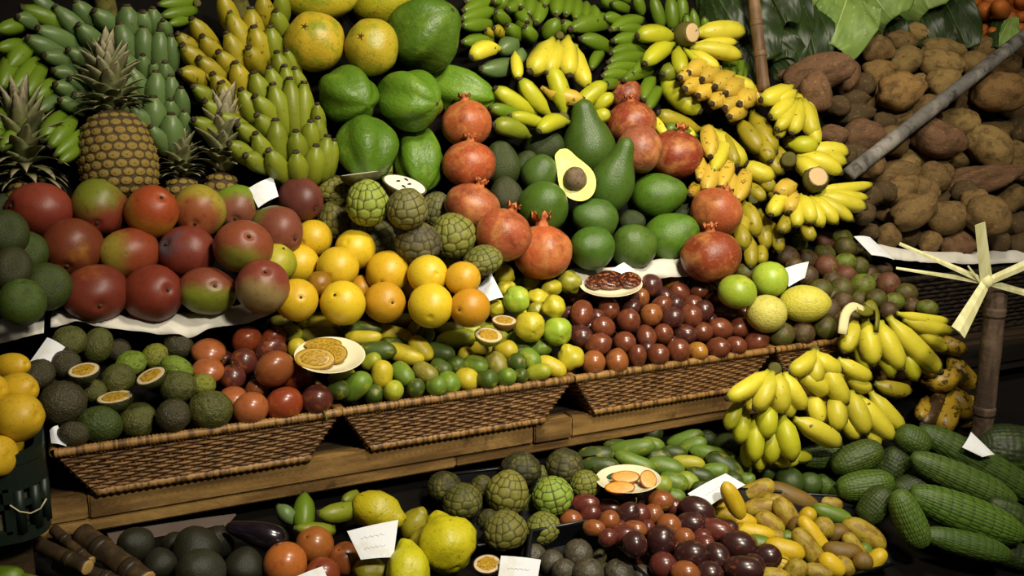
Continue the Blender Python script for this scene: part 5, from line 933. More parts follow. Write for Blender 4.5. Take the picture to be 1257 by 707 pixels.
bunch('wide yellow banana fan around a round brown cut stem', [(970, 262, 958, 286, 17, 0, 'ty', -.02), (985, 272, 998, 296, 17, 0, 'ty', -.02), (1002, 232, 1073, 226, 14, 2), (1004, 236, 1067, 243, 14, 1), (1004, 238, 1064, 256, 19, 0), (1000, 240, 1048, 272, 15, -1), (994, 242, 1028, 276, 18, -2), (988, 242, 1010, 280, 18, -2), (982, 240, 996, 276, 21, -2), (976, 228, 953, 240, 22, 2, 'r'), (976, 236, 969, 262, 20, 2, 'r'), (968, 236, 946, 266, 19, 3), (978, 244, 978, 280, 17, 0)], 'y', h0=.1, h1=.12, crown=(1000, 221, 16, 11, .125), cut=(0.1, .25, .9), out=.4)
bunch('small yellow bananas hanging beside the stacked pomegranates', [(920, 250, 905, 300, 18, 0, 'ty'), (912, 248, 930, 292, 23, -2), (932, 258, 940, 308, 19, -1), (944, 270, 957, 312, 17, -2), (904, 274, 913, 308, 21, -2), (920, 288, 922, 330, 17), (935, 300, 934, 325, 15)], 'ty', h0=.04, h1=.05, step=.001, crown=(925, 244, 12, 10, .03), out=.4)
bunch('ripe banana stubs with brown tips above the stacked pomegranates', [(868, 158, 872, 194, 21), (892, 172, 874, 212, 19, 0, 'y'), (874, 204, 866, 236, 23), (896, 196, 884, 232, 19), (898, 216, 895, 248, 19), (916, 212, 904, 248, 21), (862, 196, 858, 222, 14), (856, 228, 846, 240, 15, 0, 'o')], 'r', h0=.04, h1=.08, prof='s', out=.2, crown=(892, 186, 12, 10, .02))
# lower bunches in front of the fourth basket
Z['BUN'] = (V((0, 1.60, .9)), V((0, -.94, .34)))
bunch('big bright yellow banana bunch hanging in front of the wicker basket', [
 (912, 492, 893, 528, 19, 2, 'ly', -.05), (916, 500, 908, 545, 19, 1, 'ly', -.05), (928, 510, 926, 568, 21, 0, 'ly', -.04), (944, 494, 940, 538, 23, 0, 'ly', -.02), (948, 522, 946, 570, 20, 0, 'ly', -.04), (960, 510, 973, 566, 25, 0, 'ly', -.02), (974, 514, 1032, 547, 25, -2, 'y', -.01), (948, 566, 980, 566, 15, 0, 'ly', -.06), (935, 530, 932, 580, 16, 0, 'ly', -.07), (968, 560, 996, 560, 16, 0, 'ly', -.07), (915, 540, 918, 575, 14, 0, 'ly', -.08),
 (932, 470, 918, 505, 14, 0, 'y', -.01), (943, 456, 890, 490, 21, -3), (948, 457, 925, 504, 24, -3), (955, 457, 960, 508, 25, 1), (963, 457, 989, 502, 22, 3), (958, 480, 972, 512, 18, 0, 'y', -.02)], 'y', zn='BUN', h0=.07, h1=.07, crown=(951, 453, 14, 9, .07), out=.5)
bunch('yellow bananas with green tips piled on the hanging bunch', [
 (1068, 480, 1110, 528, 22, 3, 'y', -.03), (1050, 482, 1098, 540, 24, 3, 'y', -.02), (1064, 518, 1078, 548, 18, 0, 'y', -.04), (1034, 500, 1053, 540, 20, 1, 'y', -.03), (1044, 480, 1064, 534, 24, 1, 'y', -.01), (1024, 482, 1029, 530, 24, 0, 'y', -.01), (997, 482, 1006, 522, 22, 0, 'y', -.02), (1012, 490, 1016, 520, 16, 0, 'y', -.03),
 (1000, 430, 966, 456, 21, -6), (975, 456, 1016, 484, 22, -2, 'y', -.01), (1012, 444, 1040, 496, 24, 3), (1002, 436, 999, 472, 21, 0), (1000, 430, 1033, 454, 24, 7), (1028, 440, 1070, 464, 21, 3), (1038, 460, 1070, 478, 17, 2, 'y', -.01), (1010, 500, 1040, 520, 18, 0, 'y', -.04)], 'y', zn='BUN', h0=.05, h1=.06, crown=(1000, 430, 10, 8, .03), out=.5)
bunch('banana hand with a peeled white skin strip on its crown', [(1054, 404, 1064, 458, 19, 0, 'ly', -.02), (1078, 414, 1096, 464, 19, 0, 'ly', -.02), (1108, 424, 1125, 468, 19, 0, 'ly', -.02), (1122, 402, 1163, 430, 17, 0, 'y', -.01), (1050, 392, 1034, 434, 21, -2), (1062, 392, 1072, 450, 24, 0), (1080, 394, 1108, 454, 25, 3), (1090, 388, 1156, 458, 26, 3), (1100, 384, 1166, 394, 15, 3), (1108, 392, 1170, 406, 18, 3), (1073, 470, 1118, 479, 21, 3, 'ty', -.03), (1040, 440, 1030, 470, 18, 0, 'ty', -.04)], 'y', zn='BUN', h0=.0, h1=.01, crown=(1066, 384, 16, 9, .0), out=.5)
bunch('overripe banana bunch with black patches beside the wooden post', [(1152, 412, 1188, 430, 19, 4), (1166, 434, 1202, 476, 23, 6), (1130, 468, 1180, 456, 25, 5), (1168, 472, 1196, 514, 28, 6), (1166, 486, 1152, 530, 27, -4), (1158, 480, 1131, 525, 21, 0, 'k'), (1138, 488, 1129, 516, 17), (1174, 526, 1204, 514, 15, -3), (1130, 440, 1150, 462, 22), (1178, 490, 1204, 500, 18)], 'o', zn='BUN', h0=-.08, h1=-.04, crown=(1146, 446, 16, 16, -.09), out=.3)
# bottom row
bunch('pair of vivid green bananas below the crate', [(-20, 700, 34, 706, 30, 6), (20, 706, 70, 722, 26, 6)], 'g', zn='LOW', h0=.06, h1=.06, crown=(-22, 704, 10, 8, .05))
bunch('green bananas standing under the shelf beside the eggplant', [(372, 652, 374, 604, 24, 0), (438, 622, 388, 630, 22, -4, 'yg'), (438, 606, 420, 616, 14, 0, 'yg'), (362, 640, 340, 620, 20, 0, 'dg'), (410, 652, 360, 648, 16, 0, 'yg')], 'g', zn='LOW', h0=.03, h1=.05, prof='s', crown=(405, 644, 12, 10, .02))
# peeled skin strips on the crown
ps = empty('banana_peel', P(1066, 384, 'BUN', .02), 'peeled banana skin strip, pale inside, draped over a banana crown', 'banana peel')
PEEL = mat('peel_inside', '#d9cf9a', [('noise', '#bfae5a', .5, 40, .5, .7)], .6, .3)
for pts, w in (([(1060, 380), (1048, 376), (1038, 386), (1034, 410)], 7), ([(1066, 378), (1072, 374), (1077, 386), (1076, 406)], 9), ([(1050, 378), (1060, 382), (1068, 380)], 9)):
    q = [P(x, y, 'BUN', .035) - ps.location for x, y in pts]
    cp = [V(p) for p in catmull(q, 10)]
    obj('peel_strip', tube('peel_strip', cp, [w*1.9/F]*11, 8, .35), PEEL if w != 9 else BN['y'], ps)

# ================================================================ avocado cut open
def half_pear():
    pr = catmull([(-1, 0), (-.96, .32), (-.8, .68), (-.5, .96), (-.15, 1), (.2, .82), (.5, .62), (.75, .5), (.92, .34), (1, 0)], 22)
    vs, fs = [], []; n = 14
    for z, r in pr:
        for j in range(n+1):
            th = math.pi+math.pi*j/n; vs.append(V((max(r, 0)*math.cos(th), .8*max(r, 0)*math.sin(th), z)))
    for i in range(len(pr)-1):
        for j in range(n): a = i*(n+1)+j; fs.append((a, a+1, a+n+2, a+n+1))
    face = []
    fv = [V((-max(r, 0)*.96, .02, z*.98)) for z, r in pr]+[V((max(r, 0)*.96, .02, z*.98)) for z, r in reversed(pr[1:-1])]
    return mesh('avocado_half', vs, fs), mesh('flesh', fv+[v-V((0, .06, 0)) for v in fv], [tuple(reversed(range(len(fv))))]+[(i, (i+1) % len(fv), len(fv)+(i+1) % len(fv), len(fv)+i) for i in range(len(fv))], False)
hs, hf = half_pear()
t = tdepth(704, 214, 'UP', .1, 0); p = at(704, 214, t); s = t/F
av = obj('avocado_half', hs, SK['avo'], label='pale avocado half cut open with its big brown stone', cat='avocado', color=lin('#3c6a28'))
ax = (RT*math.cos(math.radians(118))+UP_*math.sin(math.radians(118))+FW*.2).normalized(); fn = (-FW+UP_*.25-RT*.15); fn = (fn-ax*fn.dot(ax)).normalized()
M = Matrix((ax.cross(fn)*-1, fn, ax)).transposed()
av.location = p; av.rotation_euler = M.to_euler(); av.scale = (23*s, 23*s, 37*s)
obj('flesh', hf, FL['avo'], av)
st = obj('stone', lathe('stone', sph(), 24, 16, na=.07, seed=4), mat('avocado_stone', '#6e5c44', [('noise', '#3c2a1a', .7, 2.5, .5, .68), ('noise', '#9a8a70', .5, 4, .55, .7)], .6, .3, bump=(14, .4)), av, (.05, .1, -.18)); st.scale = (.62, .62, .4)

# ================================================================ pineapples
PBODY = mat('pineapple_body', '#3d2e16', rough=.8)
PEYE = mat('pineapple_eye', '#80692f', [('attr', '#33260f', .95, 'edge', .55, .15), ('noise', '#7a6a28', .6, 2.5, .48, .66), ('noise', '#c9ab62', .5, 6, .55, .7)], .65, .3, bump=(20, .3))
PLEAF = mat('pineapple_leaf', '#656c50', [('noise', '#44523a', .6, 3, .45, .65), ('attr', '#a09578', .85, 'along', .5, .95), ('noise', '#2e2a1c', .6, 8, .58, .7)], .6, .3)
def eye_mesh():
    vs, fs, ed = [], [], []
    rings = [(1.0, -.1, 0), (.95, .08, .1), (.75, .3, .5), (.42, .42, 1), (.16, .36, .75), (.08, .62, 1), (.0, .8, 1)]
    for r, z, e in rings[:-1]:
        for j in range(8):
            th = 2*math.pi*(j+.5)/8; k = 1/max(abs(math.cos(th)), abs(math.sin(th)))**.25
            vs.append(V((r*k*math.cos(th), r*k*math.sin(th)*.92, z))); ed.append(e)
    vs.append(V((0, .1, .85))); ed.append(1)
    for i in range(len(rings)-2):
        for j in range(8): j2 = (j+1) % 8; fs.append((i*8+j, i*8+j2, (i+1)*8+j2, (i+1)*8+j))
    b = (len(rings)-2)*8
    for j in range(8): fs.append((b+j, b+(j+1) % 8, len(vs)-1))
    return mesh('fruitlet', vs, fs, True, {'edge': ed})
EYE = eye_mesh()
def leaf_strip(bend, n=7):
    vs, fs, al = [], [], []
    for i in range(n+1):
        v = i/n; w = .11*(1-v)**.7*(1+.5*math.sin(math.pi*v))+.004; a = bend*v
        x = (1-math.cos(a))/bend if bend > .01 else 0; z = math.sin(a)/bend if bend > .01 else v
        ca, sa = math.cos(a), math.sin(a)
        for u, d in ((-1, .045), (0, 0), (1, .045), (0, .03)):
            dd = d*(1-v) if u or d else 0
            vs.append(V((x-dd*ca, u*w, z+dd*sa))); al.append(v)
    for i in range(n):
        for j in range(4): j2 = (j+1) % 4; a = i*4; fs.append((a+j, a+j2, a+4+j2, a+4+j))
    fs.append((3, 2, 1, 0)); fs.append(tuple(n*4+j for j in range(4)))
    return mesh('leaf', vs, fs, True, {'along': al})
LEAVES = [leaf_strip(b) for b in (.25, .7, 1.3)]
def pineapple(x, y, hl, hw, k, label, crown_len, nleaf, eyes=True, rows=10, cols=19, lean=0, spread=1., col_=None, h=0):
    t = tdepth(x, y, 'UP', h, k); p = at(x, y, t); s = t/F
    e = empty('pineapple', p, label, 'pineapple', 'pineapples')
    up = (UP_+RT*lean).normalized(); e.rotation_euler = up.to_track_quat('Z', 'Y').to_euler()
    prof = [(-1, 0), (-.97, .45), (-.75, .86), (-.3, 1), (.2, .98), (.65, .82), (.9, .55), (1, .3), (1, 0)]
    o = obj('body', lathe('body', prof, 28, 20), PBODY, e); o.scale = (hw*s*.95, hw*s*.95, hl*s)
    if eyes:
        prs = catmull(prof, 60)
        for r in range(rows):
            z = -.9+1.82*(r+.5)/rows; rad = np.interp(z, [q[0] for q in prs], [q[1] for q in prs])
            r2 = np.interp(z+.05, [q[0] for q in prs], [q[1] for q in prs]); r1 = np.interp(z-.05, [q[0] for q in prs], [q[1] for q in prs])
            n = max(6, int(round(cols*(.35+.65*rad))))
            for j in range(n):
                th = 2*math.pi*(j+.5*(r % 2))/n
                q = obj('fruitlet', EYE, PEYE, e, (rad*hw*s*.93*math.cos(th), rad*hw*s*.93*math.sin(th), z*hl*s))
                nz_ = V((math.cos(th), math.sin(th), -(r2-r1)/.1*hw/hl)).normalized()
                yy = V((0, 0, 1)); xx = yy.cross(nz_).normalized(); yy = nz_.cross(xx)
                q.rotation_euler = Matrix((xx, yy, nz_)).transposed().to_euler()
                w = 2*math.pi*rad*hw*s/n*.52; q.scale = (w, max(w*.8, 1.82*hl*s/rows*.52), w*.7)
    for i in range(nleaf):
        f = i/nleaf; az = i*2.399963; el = (.95-.85*f**1.3)*spread+random.uniform(-.08, .08); L = crown_len*s*(.42+.16*f)*random.uniform(.85, 1.15)
        q = obj('leaf', LEAVES[2 if f < .35 else 1 if f < .7 else 0], PLEAF, e, (.2*hw*s*math.cos(az)*(1-f), .2*hw*s*math.sin(az)*(1-f), hl*s*.93+crown_len*s*.52*f))
        q.rotation_euler = (Matrix.Rotation(az, 3, 'Z') @ Matrix.Rotation(el, 3, 'Y')).to_euler(); q.scale = (L, L*(1.9 if spread < 1.2 else 1.35), L)
    return e
pineapple(145, 193, 56, 47, 26, 'whole golden pineapple standing upright behind the mangoes', 96, 75, lean=-.12, spread=.95)
pineapple(34, 246, 24, 24, 4, 'pineapple showing a sprawling grey-green crown beside dark avocados', 118, 70, eyes=True, rows=4, cols=10, spread=1.4, lean=-.1)
pineapple(224, 240, 22, 22, 2, 'pineapple with short ragged crown between front pineapple and taller crown', 70, 60, eyes=True, rows=4, cols=10, lean=-.05)
pineapple(272, 236, 24, 22, 2, 'pineapple with tall pointed grey-green crown beside the yellow-green banana stalk', 100, 65, eyes=True, rows=4, cols=10, lean=.02, spread=.75)

# ================================================================ papers and cards
def paper(label, top, bot, ht, hb, name='paper_sheet', crinkle=.006, zt='UP', zb='UP', nu=40, nv=6, mt=PAPER):
    tp = [P(x, y, zt, ht) for x, y in top]; bp = [P(x, y, zb, hb) for x, y in bot]
    A = catmull([q[:] for q in tp], nu); B = catmull([q[:] for q in bp], nu)
    o_ = V(A[0]); vs, fs = [], []
    for i in range(nu+1):
        for j in range(nv+1):
            v = j/nv; p = V(A[i]).lerp(V(B[i]), v)
            k = crinkle*(noise.noise(p*38)+.6*noise.noise(p*90))*(.3+v)
            vs.append(p+V((0, -k, k*.6+.012*math.sin(math.pi*v)))-o_)
    for i in range(nu):
        for j in range(nv): a = i*(nv+1)+j; fs.append((a, a+nv+1, a+nv+2, a+1))
    o = obj(name, mesh(name, vs, fs), mt, loc=o_, label=label, cat='paper')
    md = o.modifiers.new('thickness', 'SOLIDIFY'); md.thickness = .0012
    return o
paper('crinkled white paper sheet lining the shelf under the front mangoes', [(66, 382), (110, 388), (190, 386), (260, 380), (345, 366)], [(62, 402), (98, 396), (140, 404), (214, 411), (236, 413), (262, 402), (300, 397), (352, 378)], .012, .05, nu=60)
paper('white paper sheet hanging below the dark avocados', [(-30, 400), (0, 392), (30, 388), (58, 380)], [(-30, 432), (0, 421), (30, 414), (54, 410)], .012, .05)
paper('crumpled translucent paper under the front avocados', [(700, 330), (760, 328), (810, 318), (880, 305)], [(706, 352), (755, 350), (800, 342), (840, 340), (884, 336)], .012, .04)
paper('white paper strip lining the edge under the potatoes', [(1075, 300), (1120, 308), (1180, 310), (1280, 306)], [(1076, 314), (1115, 321), (1180, 324), (1280, 322)], .012, .045)
def card(label, cs, zn, h, marks=0, nrm=None, name='price_card', cat='price card'):
    cx = sum(c[0] for c in cs)/4; cy = sum(c[1] for c in cs)/4; p = P(cx, cy, zn, h)
    n = (V(nrm) if nrm else V((-.1, -.75, .65))).normalized()
    q = [onplane(x, y, p, n)-p for x, y in cs]
    # a bent sheet with a little thickness
    vs, fs = [], []; N_ = 6
    for s_ in (0, 1):
        for i in range(N_+1):
            for j in (0, 1):
                a = q[0].lerp(q[1], i/N_); b = q[3].lerp(q[2], i/N_); v = a if j == 0 else b
                vs.append(v+n*(.004*math.sin(math.pi*i/N_)-.0011*s_))
    M_ = (N_+1)*2
    for i in range(N_):
        a = i*2; fs += [(a, a+2, a+3, a+1), (M_+a, M_+a+1, M_+a+3, M_+a+2), (a, M_+a, M_+a+2, a+2), (a+1, a+3, M_+a+3, M_+a+1)]
    fs += [(0, 1, M_+1, M_), (2*N_, M_+2*N_, M_+2*N_+1, 2*N_+1)]
    o = obj(name, mesh(name, vs, fs, False), CARD, loc=p, label=label, cat=cat)
    if marks:
        mv, mf = [], []
        for r in range(marks):
            v = (r+1)/(marks+1); pts = []
            for i in range(14):
                u = .2+.55*i/13; a = q[0].lerp(q[1], u); b = q[3].lerp(q[2], u)
                pts.append(a.lerp(b, v+.035*math.sin(i*2.3+r))+n*(.004*math.sin(math.pi*u)+.0004))
            x, y = tube_data(pts, .0004, 4, True, base=len(mv)); mv += x; mf += y
        obj('faint_writing', mesh('faint_writing', mv, mf), INK2, o, kind='stuff')
    return o
card('blank white price card stuck between red mango and green bananas', [(305, 231), (335, 217), (342, 241), (317, 255)], 'UP', .05)
card('white price card leaning in the basket of green passionfruit', [(58, 414), (80, 426), (61, 448), (36, 445)], 'BSK', .05)
card('torn white paper corner at the end of the first basket', [(61, 528), (71, 522), (82, 548), (63, 544)], 'BSK', .02, name='paper_scrap', cat='paper')
card('creased white card standing among the yellow quinces', [(426, 652), (489, 638), (483, 684), (443, 687)], 'LOW', .09, 2)
card('white card corner in front of the orange fruit', [(358, 710), (396, 695), (404, 714), (368, 726)], 'LOW', .09)
card('plain white card standing in the small black tray', [(615, 682), (664, 687), (659, 716), (611, 712)], 'LOW', .08, 1)
card('wrinkled white tag between the maracujas and guavas', [(586, 354), (603, 335), (618, 365), (600, 370)], 'BSK', .075, 2)
card('folded white paper behind the yellow melons', [(964, 329), (993, 321), (988, 341), (968, 352)], 'BSK', .07, name='paper_scrap', cat='paper')
card('white card lying beside the yellow banana passionfruit', [(844, 606), (891, 581), (915, 595), (868, 623)], 'LOW', .06, 1, (-.1, -.45, .9))
card('torn white paper scrap on the scaly green fruit', [(1181, 549), (1192, 530), (1221, 558), (1206, 561)], 'LOW', .1, name='paper_scrap', cat='paper')
card('white napkin corner behind the plate of tamarillo halves', [(748, 333), (766, 322), (779, 331), (764, 342)], 'BSK', .07, name='paper_scrap', cat='paper')
card('slanted white card at the end of the potato pile', [(1048, 290), (1068, 291), (1098, 319), (1070, 313)], 'UP', .05)
# cardboard in the shade under the shelf
def panel(name, label, cs, y, mt=KRAFT, th=.006):
    p = onY(cs[0][0], cs[0][1], y); q = [onY(a, b, y)-p for a, b in cs]; q += [v+V((0, th, 0)) for v in q]
    return obj(name, mesh(name, q, [(0,1,2,3),(7,6,5,4),(0,4,5,1),(1,5,6,2),(2,6,7,3),(3,7,4,0)], False), mt, loc=p, label=label, cat='cardboard')
panel('cardboard_flap', 'grey cardboard flap in the shade behind the black avocados', [(130, 652), (290, 632), (255, 672), (150, 690)], 1.70)
panel('cardboard_flap', 'small grey cardboard piece behind the shaded cherimoyas', [(480, 600), (600, 580), (600, 600), (480, 625)], 1.74)
sg = panel('cardboard_sign', 'cardboard strip with black handwriting under the wooden shelf', [(636, 561), (765, 532), (765, 556), (636, 590)], 1.745)
tx = bpy.data.curves.new('handwriting', 'FONT'); tx.body = 'uinho São do TM'; tx.size = .026; tx.extrude = .0004; tx.shear = .2
to = bpy.data.objects.new('handwriting', tx); col.objects.link(to)
deps = bpy.context.evaluated_depsgraph_get(); tm = bpy.data.meshes.new_from_object(to.evaluated_get(deps)); bpy.data.objects.remove(to)
a_ = onY(664, 566, 1.7435); wl = obj('handwriting', tm, INK, sg, a_-sg.location); wl.rotation_euler = (math.pi/2, 0, 0)

# ================================================================ bamboo, post, palm windmill
def pole(name, label, A, B, rad, mt, nodes, ringm=None, cat='pole'):
    c = A.copy(); n = 24
    pts = [A.lerp(B, i/n)-c for i in range(n+1)]
    e = obj(name, tube(name, pts, [rad*(1+.03*math.sin(i*1.7)) for i in range(n+1)], 14), mt, loc=c, label=label, cat=cat)
    d = (B-A).normalized()
    for f in nodes:
        p = A.lerp(B, f)-c; q = [p+d*rad*k for k in (-.5, -.2, 0, .2, .5)]
        obj('node_ring', tube('node_ring', q, [rad*1.01, rad*1.1, rad*1.05, rad*1.12, rad*1.01], 14), ringm or mt, e)
    return e
pole('bamboo_pole', 'grey weathered bamboo pole slanting across the potato pile', P(1042, 214, 'UP', .1), P(1290, 19, 'UP', .21), 9.8*2.4/F, BAMBG, (.04, .42, .75))
pole('bamboo_stake', 'upright brown bamboo stake between leaves and bananas', P(938, 112, 'UP', .07), P(921, -40, 'UP', .17), 7.6*2.5/F, BAMB, (.3, .55))
pb = at(1217, 420, 2.2)
pole('wooden_post', 'dark round wooden post below the palm leaf windmill', V((pb.x, pb.y, .3)), V((pb.x, pb.y, at(1215, 352, 2.2).z)), 12.5*2.2/F, POST, (.62, .93))
wc = at(1211, 346, 2.13)
wm = empty('palm_windmill', wc, 'pinwheel of pale palm leaf strips tied to the wooden post', 'windmill')
def blade(x0, y0, x1, y1, w0, w1, dz=0):
    A = at(x0, y0, 2.13)-wc; B = at(x1, y1, 2.13+dz)-wc; d = (B-A).normalized(); sd = d.cross(FW).normalized(); nn = sd.cross(d)
    k = 2.13/F/2; vs, fs = [], []
    for i in range(5):
        f = i/4; p = A.lerp(B, f); w = (w0*(1-f)+w1*f)*k
        for u, z in ((-1, 0), (0, .25), (1, 0), (0, .05)): vs.append(p+sd*(u*w)-nn*(z*w))
    for i in range(4):
        for j in range(4): fs.append((i*4+j, i*4+(j+1) % 4, i*4+4+(j+1) % 4, i*4+4+j))
    fs += [(3, 2, 1, 0), (16, 17, 18, 19)]
    obj('blade', mesh('blade', vs, fs, False), PALM, wm)
for b in [(1211, 346, 1203, 274, 16, 13, -.06), (1211, 346, 1176, 408, 12, 21, -.08), (1211, 346, 1104, 299, 8, 4, -.02), (1211, 346, 1100, 329, 7, 3, .02), (1211, 346, 1275, 318, 10, 12, -.03), (1211, 346, 1275, 364, 8, 8, .03), (1204, 347, 1188, 326, 4, 2, -.02)]: blade(*b)
obj('knot', lathe('knot', sph(8), 12, 8, na=.2, seed=3), PALM, wm).scale = (.014, .014, .016)

# ================================================================ leafy greens at the top
CAB = mat('cabbage_leaf', '#6a9a5c', [('noise', '#4a7a44', .6, 14, .45, .65), ('attr', '#b9cf94', .9, 'vein', .35, .9)], .5, .35)
COL = mat('dark_collard_leaf', '#1d3a1c', [('noise', '#12260f', .6, 14, .45, .65), ('attr', '#4c7040', .8, 'vein', .35, .9)], .45, .4)
def greens(name, label, leaves, mt, cat):
    e = None
    for x0, y0, x1, y1, w, h0, h1, sd in leaves:
        A = P(x0, y0, 'UP', h0); B = P(x1, y1, 'UP', h1)
        if e is None: e = empty(name, A, label, cat)
        t = (A-CAM).dot(FW)/F; L = (B-A).length; d = (B-A).normalized(); vw = (CAM-A).normalized()
        nn = (vw-d*vw.dot(d)).normalized(); sx = d.cross(nn)
        vs, fs, vn = [], [], []; nu, nv = 44, 40
        for j in range(nv+1):
            v = j/nv; ww = w/2*t*(max(0, math.sin(math.pi*min(1, v**.95*.9+.04))))**.5
            for i in range(nu+1):
                u = -1+2*i/nu; ru = .10*w*t*(abs(u)**2)*math.sin(v*13+sd+u*2)+.04*w*t*noise.noise(V((u*2, v*3, sd)))
                ang_ = math.atan2(u*ww, L*v+.12*L); fr_ = abs(ang_/.17-round(ang_/.17)); 
                vein = max(0, 1-fr_*(7+5*v))*(1.1-.5*v)
                s2 = abs(math.sin(v*26+abs(ang_)*9+3*noise.noise(V((u*3, v*4, sd+5)))))
                vein = max(vein, .45*(1-s2*4) if s2 < .25 else 0)
                p = A+d*(L*v)+sx*(u*ww)+nn*(ru+.12*w*t*math.sin(math.pi*v)-.16*w*t*u*u+vein*.0035-.03*v*v+.012*w*t*noise.noise(V((u*7, v*8, sd))))
                vs.append(p-V(e.location)); vn.append(vein)
        for j in range(nv):
            for i in range(nu): a = j*(nu+1)+i; fs.append((a, a+1, a+nu+2, a+nu+1))
        o = obj('leaf', mesh('leaf', vs, fs, True, {'vein': vn}), mt, e)
        md = o.modifiers.new('thickness', 'SOLIDIFY'); md.thickness = .0015
    return e
greens('cabbage', 'pale green cabbage with broad veined leaves above the potatoes', [(1044, -14, 1024, 44, 96, .05, .08, 1), (1050, -34, 1092, 20, 92, .08, .11, 2), (1114, -50, 1138, 4, 84, .06, .09, 3), (1000, -60, 988, -16, 60, .05, .08, 6)], CAB, 'cabbage')
greens('collard_greens', 'dark green collard leaves behind the bamboo stake', [(880, -10, 935, 70, 90, .0, .06, 4), (870, -25, 905, 38, 74, .02, .08, 5), (960, -20, 965, 60, 70, .0, .06, 6), (985, -20, 1000, 66, 60, .0, .05, 7), (915, 20, 985, 95, 60, .0, .04, 8), (900, 30, 920, 96, 50, .0, .03, 9), (950, 30, 1030, 70, 50, .0, .03, 12), (930, -40, 960, 20, 60, .03, .1, 14), (1040, 40, 1080, 46, 40, .0, .03, 15)], COL, 'collard greens')
greens('collard_greens', 'dark leaves between the potatoes and carrots', [(1150, -20, 1185, 52, 56, .02, .08, 10), (1160, -20, 1150, 40, 60, .0, .05, 11), (1120, 0, 1140, 44, 50, .0, .05, 13), (1085, 20, 1100, 50, 40, .0, .05, 16), (1225, 20, 1222, 45, 16, .06, .1, 17)], COL, 'leaves')
greens('lettuce_leaf', 'tiny bright green leaf lying among the carrots', [(1244, 20, 1236, 52, 22, .1, .12, 3)], CAB, 'leaf')

# ================================================================ crate, trays, cane, dark basket
def ring_band(x0, x1, y0, y1, z0, z1, r, th, name, mt, parent, off):
    """a rounded rectangular band of wall"""
    path = []
    for cx, cy, a0 in ((x1-r, y0+r, -90), (x1-r, y1-r, 0), (x0+r, y1-r, 90), (x0+r, y0+r, 180)):
        for i in range(7): a = math.radians(a0+15*i); path.append((cx+r*math.cos(a), cy+r*math.sin(a), math.cos(a), math.sin(a)))
    vs, fs = [], []; n = len(path)
    for x, y, nx, ny in path:
        for d, z in ((0, z0), (0, z1), (th, z1), (th, z0)): vs.append(V((x-nx*d, y-ny*d, z))-off)
    for i in range(n):
        j = (i+1) % n
        for k in range(4): k2 = (k+1) % 4; fs.append((i*4+k, j*4+k, j*4+k2, i*4+k2))
    return obj(name, mesh(name, vs, fs, False), mt, parent)
cx1 = onY(58, 600, 1.56).x; cz1 = at(50, 548, (onY(50, 548, 1.55)-CAM).dot(FW)).z; cz0 = onY(40, 662, 1.53).z
coff = V((cx1-.28, 1.64, cz0))
cr = empty('plastic_crate', coff, 'dark green plastic crate holding yellow fruit', 'crate')
args = (cx1-.56, cx1, 1.525, 1.80)
hh = cz1-cz0
ring_band(*args, cz1-.016, cz1, .05, .012, 'rim', CRATE, cr, coff)
ring_band(*args, cz1-.055, cz1-.017, .05, .004, 'upper_band', CRATE, cr, coff)
ring_band(*args, cz0+hh*.40, cz0+hh*.46, .05, .009, 'middle_band', CRATE, cr, coff)
ring_band(*args, cz0, cz0+.02, .05, .009, 'base_band', CRATE, cr, coff)
ring_band(args[0]+.012, args[1]-.012, args[2]+.012, args[3]-.012, cz0+.004, cz1-.05, .045, .003, 'paper_lining', mat('lining_paper', '#5c5c50', [('noise', '#1a1a16', .9, 22, .45, .58)], .8), cr, coff)
for i in range(12):
    x = args[0]+.06+i*(args[1]-args[0]-.11)/11
    obj('rib', boxes('rib', [((x-.008, args[2], cz0+.015), (x+.008, args[2]+.008, cz1-.05))]), CRATE, cr, -coff)
for i in range(4):
    y = args[2]+.055+i*.055
    obj('rib', boxes('rib', [((args[1]-.008, y-.007, cz0+.015), (args[1], y+.007, cz1-.05))]), CRATE, cr, -coff)
for a0 in (-75, -45, -15):
    a = math.radians(a0); q = V((args[1]-.05+.047*math.cos(a), args[2]+.05+.047*math.sin(a), cz0+.015))
    obj('rib', tube('rib', [q-coff, q+V((0, 0, hh-.07))-coff], .008, 6), CRATE, cr)
obj('crate_floor', boxes('crate_floor', [((args[0]+.02, args[2]+.02, cz0+.002), (args[1]-.02, args[3]-.02, cz0+.008))]), CRATE, cr, -coff)
obj('string', tube('string', [onY(x, y, 1.522)-coff for x, y in ((12, 620), (24, 628), (38, 630), (50, 624), (57, 612))], .0012, 6), STRING, cr)
sb = boxes('stand_box', [((args[0]+.02, args[2]+.05, .74), (args[1]-.03, args[3]-.01, cz0-.001))], .004)
obj('stand_box', sb, WOOD2, label='dark wooden box under the plastic crate', cat='box')

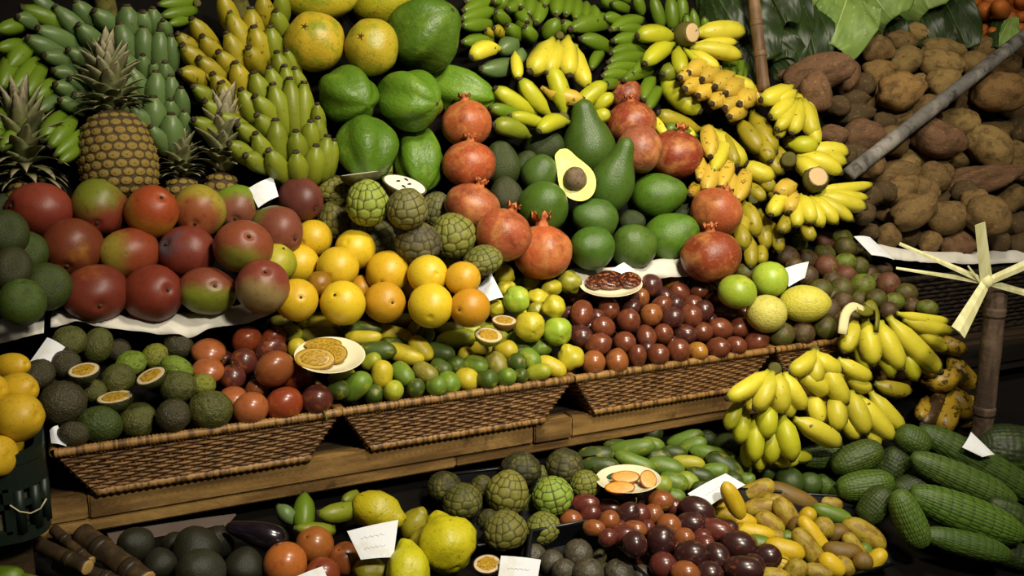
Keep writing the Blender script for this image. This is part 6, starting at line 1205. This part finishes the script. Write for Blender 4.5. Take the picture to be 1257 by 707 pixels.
for i in range(5):
    for j in range(3):
        q = obj('yellow_mango', SH['mango'][(i+j) % 5], SK['lemon'], label='yellow mango lying low inside the green crate', cat='mango', group='yellow fruit lying inside the crate', color=skin('#c09c20'))
        q.location = (args[1]-.07-i*.1, args[2]+.055+j*.082, cz1-.035+.004*((i+j) % 2)); q.rotation_euler = (random.uniform(-.3, .3), 1.4, random.uniform(0, 6)); q.scale = (.036, .036, .043)
def tray(label, cs, hr, hb=.006, zn='LOW', w=.004):
    T = [P(x, y, zn, hr) for x, y in cs]; c = sum(T, V((0, 0, 0)))/4
    n = Z[zn][1]; B = [c+(p-c)*.88-n*(hr-hb) for p in T]
    e = empty('plastic_tray', c-n*(hr-hb), label, 'tray')
    o = V(e.location)
    for i in range(4):
        j = (i+1) % 4; inn = lambda p, q=c: (q-p).normalized()*w
        vs = [B[i], B[j], T[j], T[i]]; vs += [v+inn(v) for v in vs]; vs = [v-o for v in vs]
        obj('tray_side', mesh('tray_side', vs, [(0,1,2,3),(7,6,5,4),(0,4,5,1),(1,5,6,2),(2,6,7,3),(3,7,4,0)], False), TRAYM, e)
    vs, fs = tube_data([p-o for p in T+[T[0]]], .004, 8, False); obj('tray_rim', mesh('tray_rim', vs, fs), TRAYM, e)
    vs = [v-o for v in B]+[v-n*.003-o for v in B]
    obj('tray_bottom', mesh('tray_bottom', vs, [(0,1,2,3),(7,6,5,4),(0,4,5,1),(1,5,6,2),(2,6,7,3),(3,7,4,0)], False), TRAYM, e)
tray('black plastic tray under the bottom cherimoyas', [(586, 670), (690, 652), (735, 560), (530, 585)], .022)
tray('small black plastic tray with purple passionfruit', [(640, 735), (800, 712), (718, 640), (652, 652)], .05)
tray('black plastic tray under the yellow banana passionfruit heap', [(930, 740), (1096, 692), (1060, 612), (905, 600)], .015)

def cane(x0, y0, x1, y1, r, label, h0=.05, h1=.07):
    A = P(x0, y0, 'LOW', h0); B = P(x1, y1, 'LOW', h1); rr = r*1.55/F
    e = pole('sugar_cane', label, A, B, rr, CANE, (.3, .75), cat='sugar cane')
    d = (B-A).normalized(); c = obj('cut_end', lathe('cut_end', [(-.2, 0), (-.1, .97), (.05, .9), (.1, 0)], 12, 6, na=.1), CANEC, e, B-A); c.rotation_euler = d.to_track_quat('Z', 'Y').to_euler(); c.scale = (rr, rr, rr)
cane(20, 655, 108, 697, 9, 'sugar cane stalk with orange-brown cut end below the crate', .05, .08)
cane(66, 650, 112, 690, 7, 'thin dark sugar cane stalk behind the orange-brown one', .04, .05)
cane(100, 655, 180, 715, 14, 'thick dark sugar cane stalk beside the black avocados', .05, .06)
cane(70, 690, 150, 718, 10, 'sugar cane stalk lying lowest in the bundle', .04, .05)

DB = onY(1078, 335, 1.86).x
basket(DB, DB+.72, 'dark wicker basket below the potato pile', zt=onY(1180, 336, 1.8).z, zb=BT, yf=1.80, yb=1.90, inset=.02, mw=WICKD, mr=WICKD, nrow=14, slope=False, sp=.022)
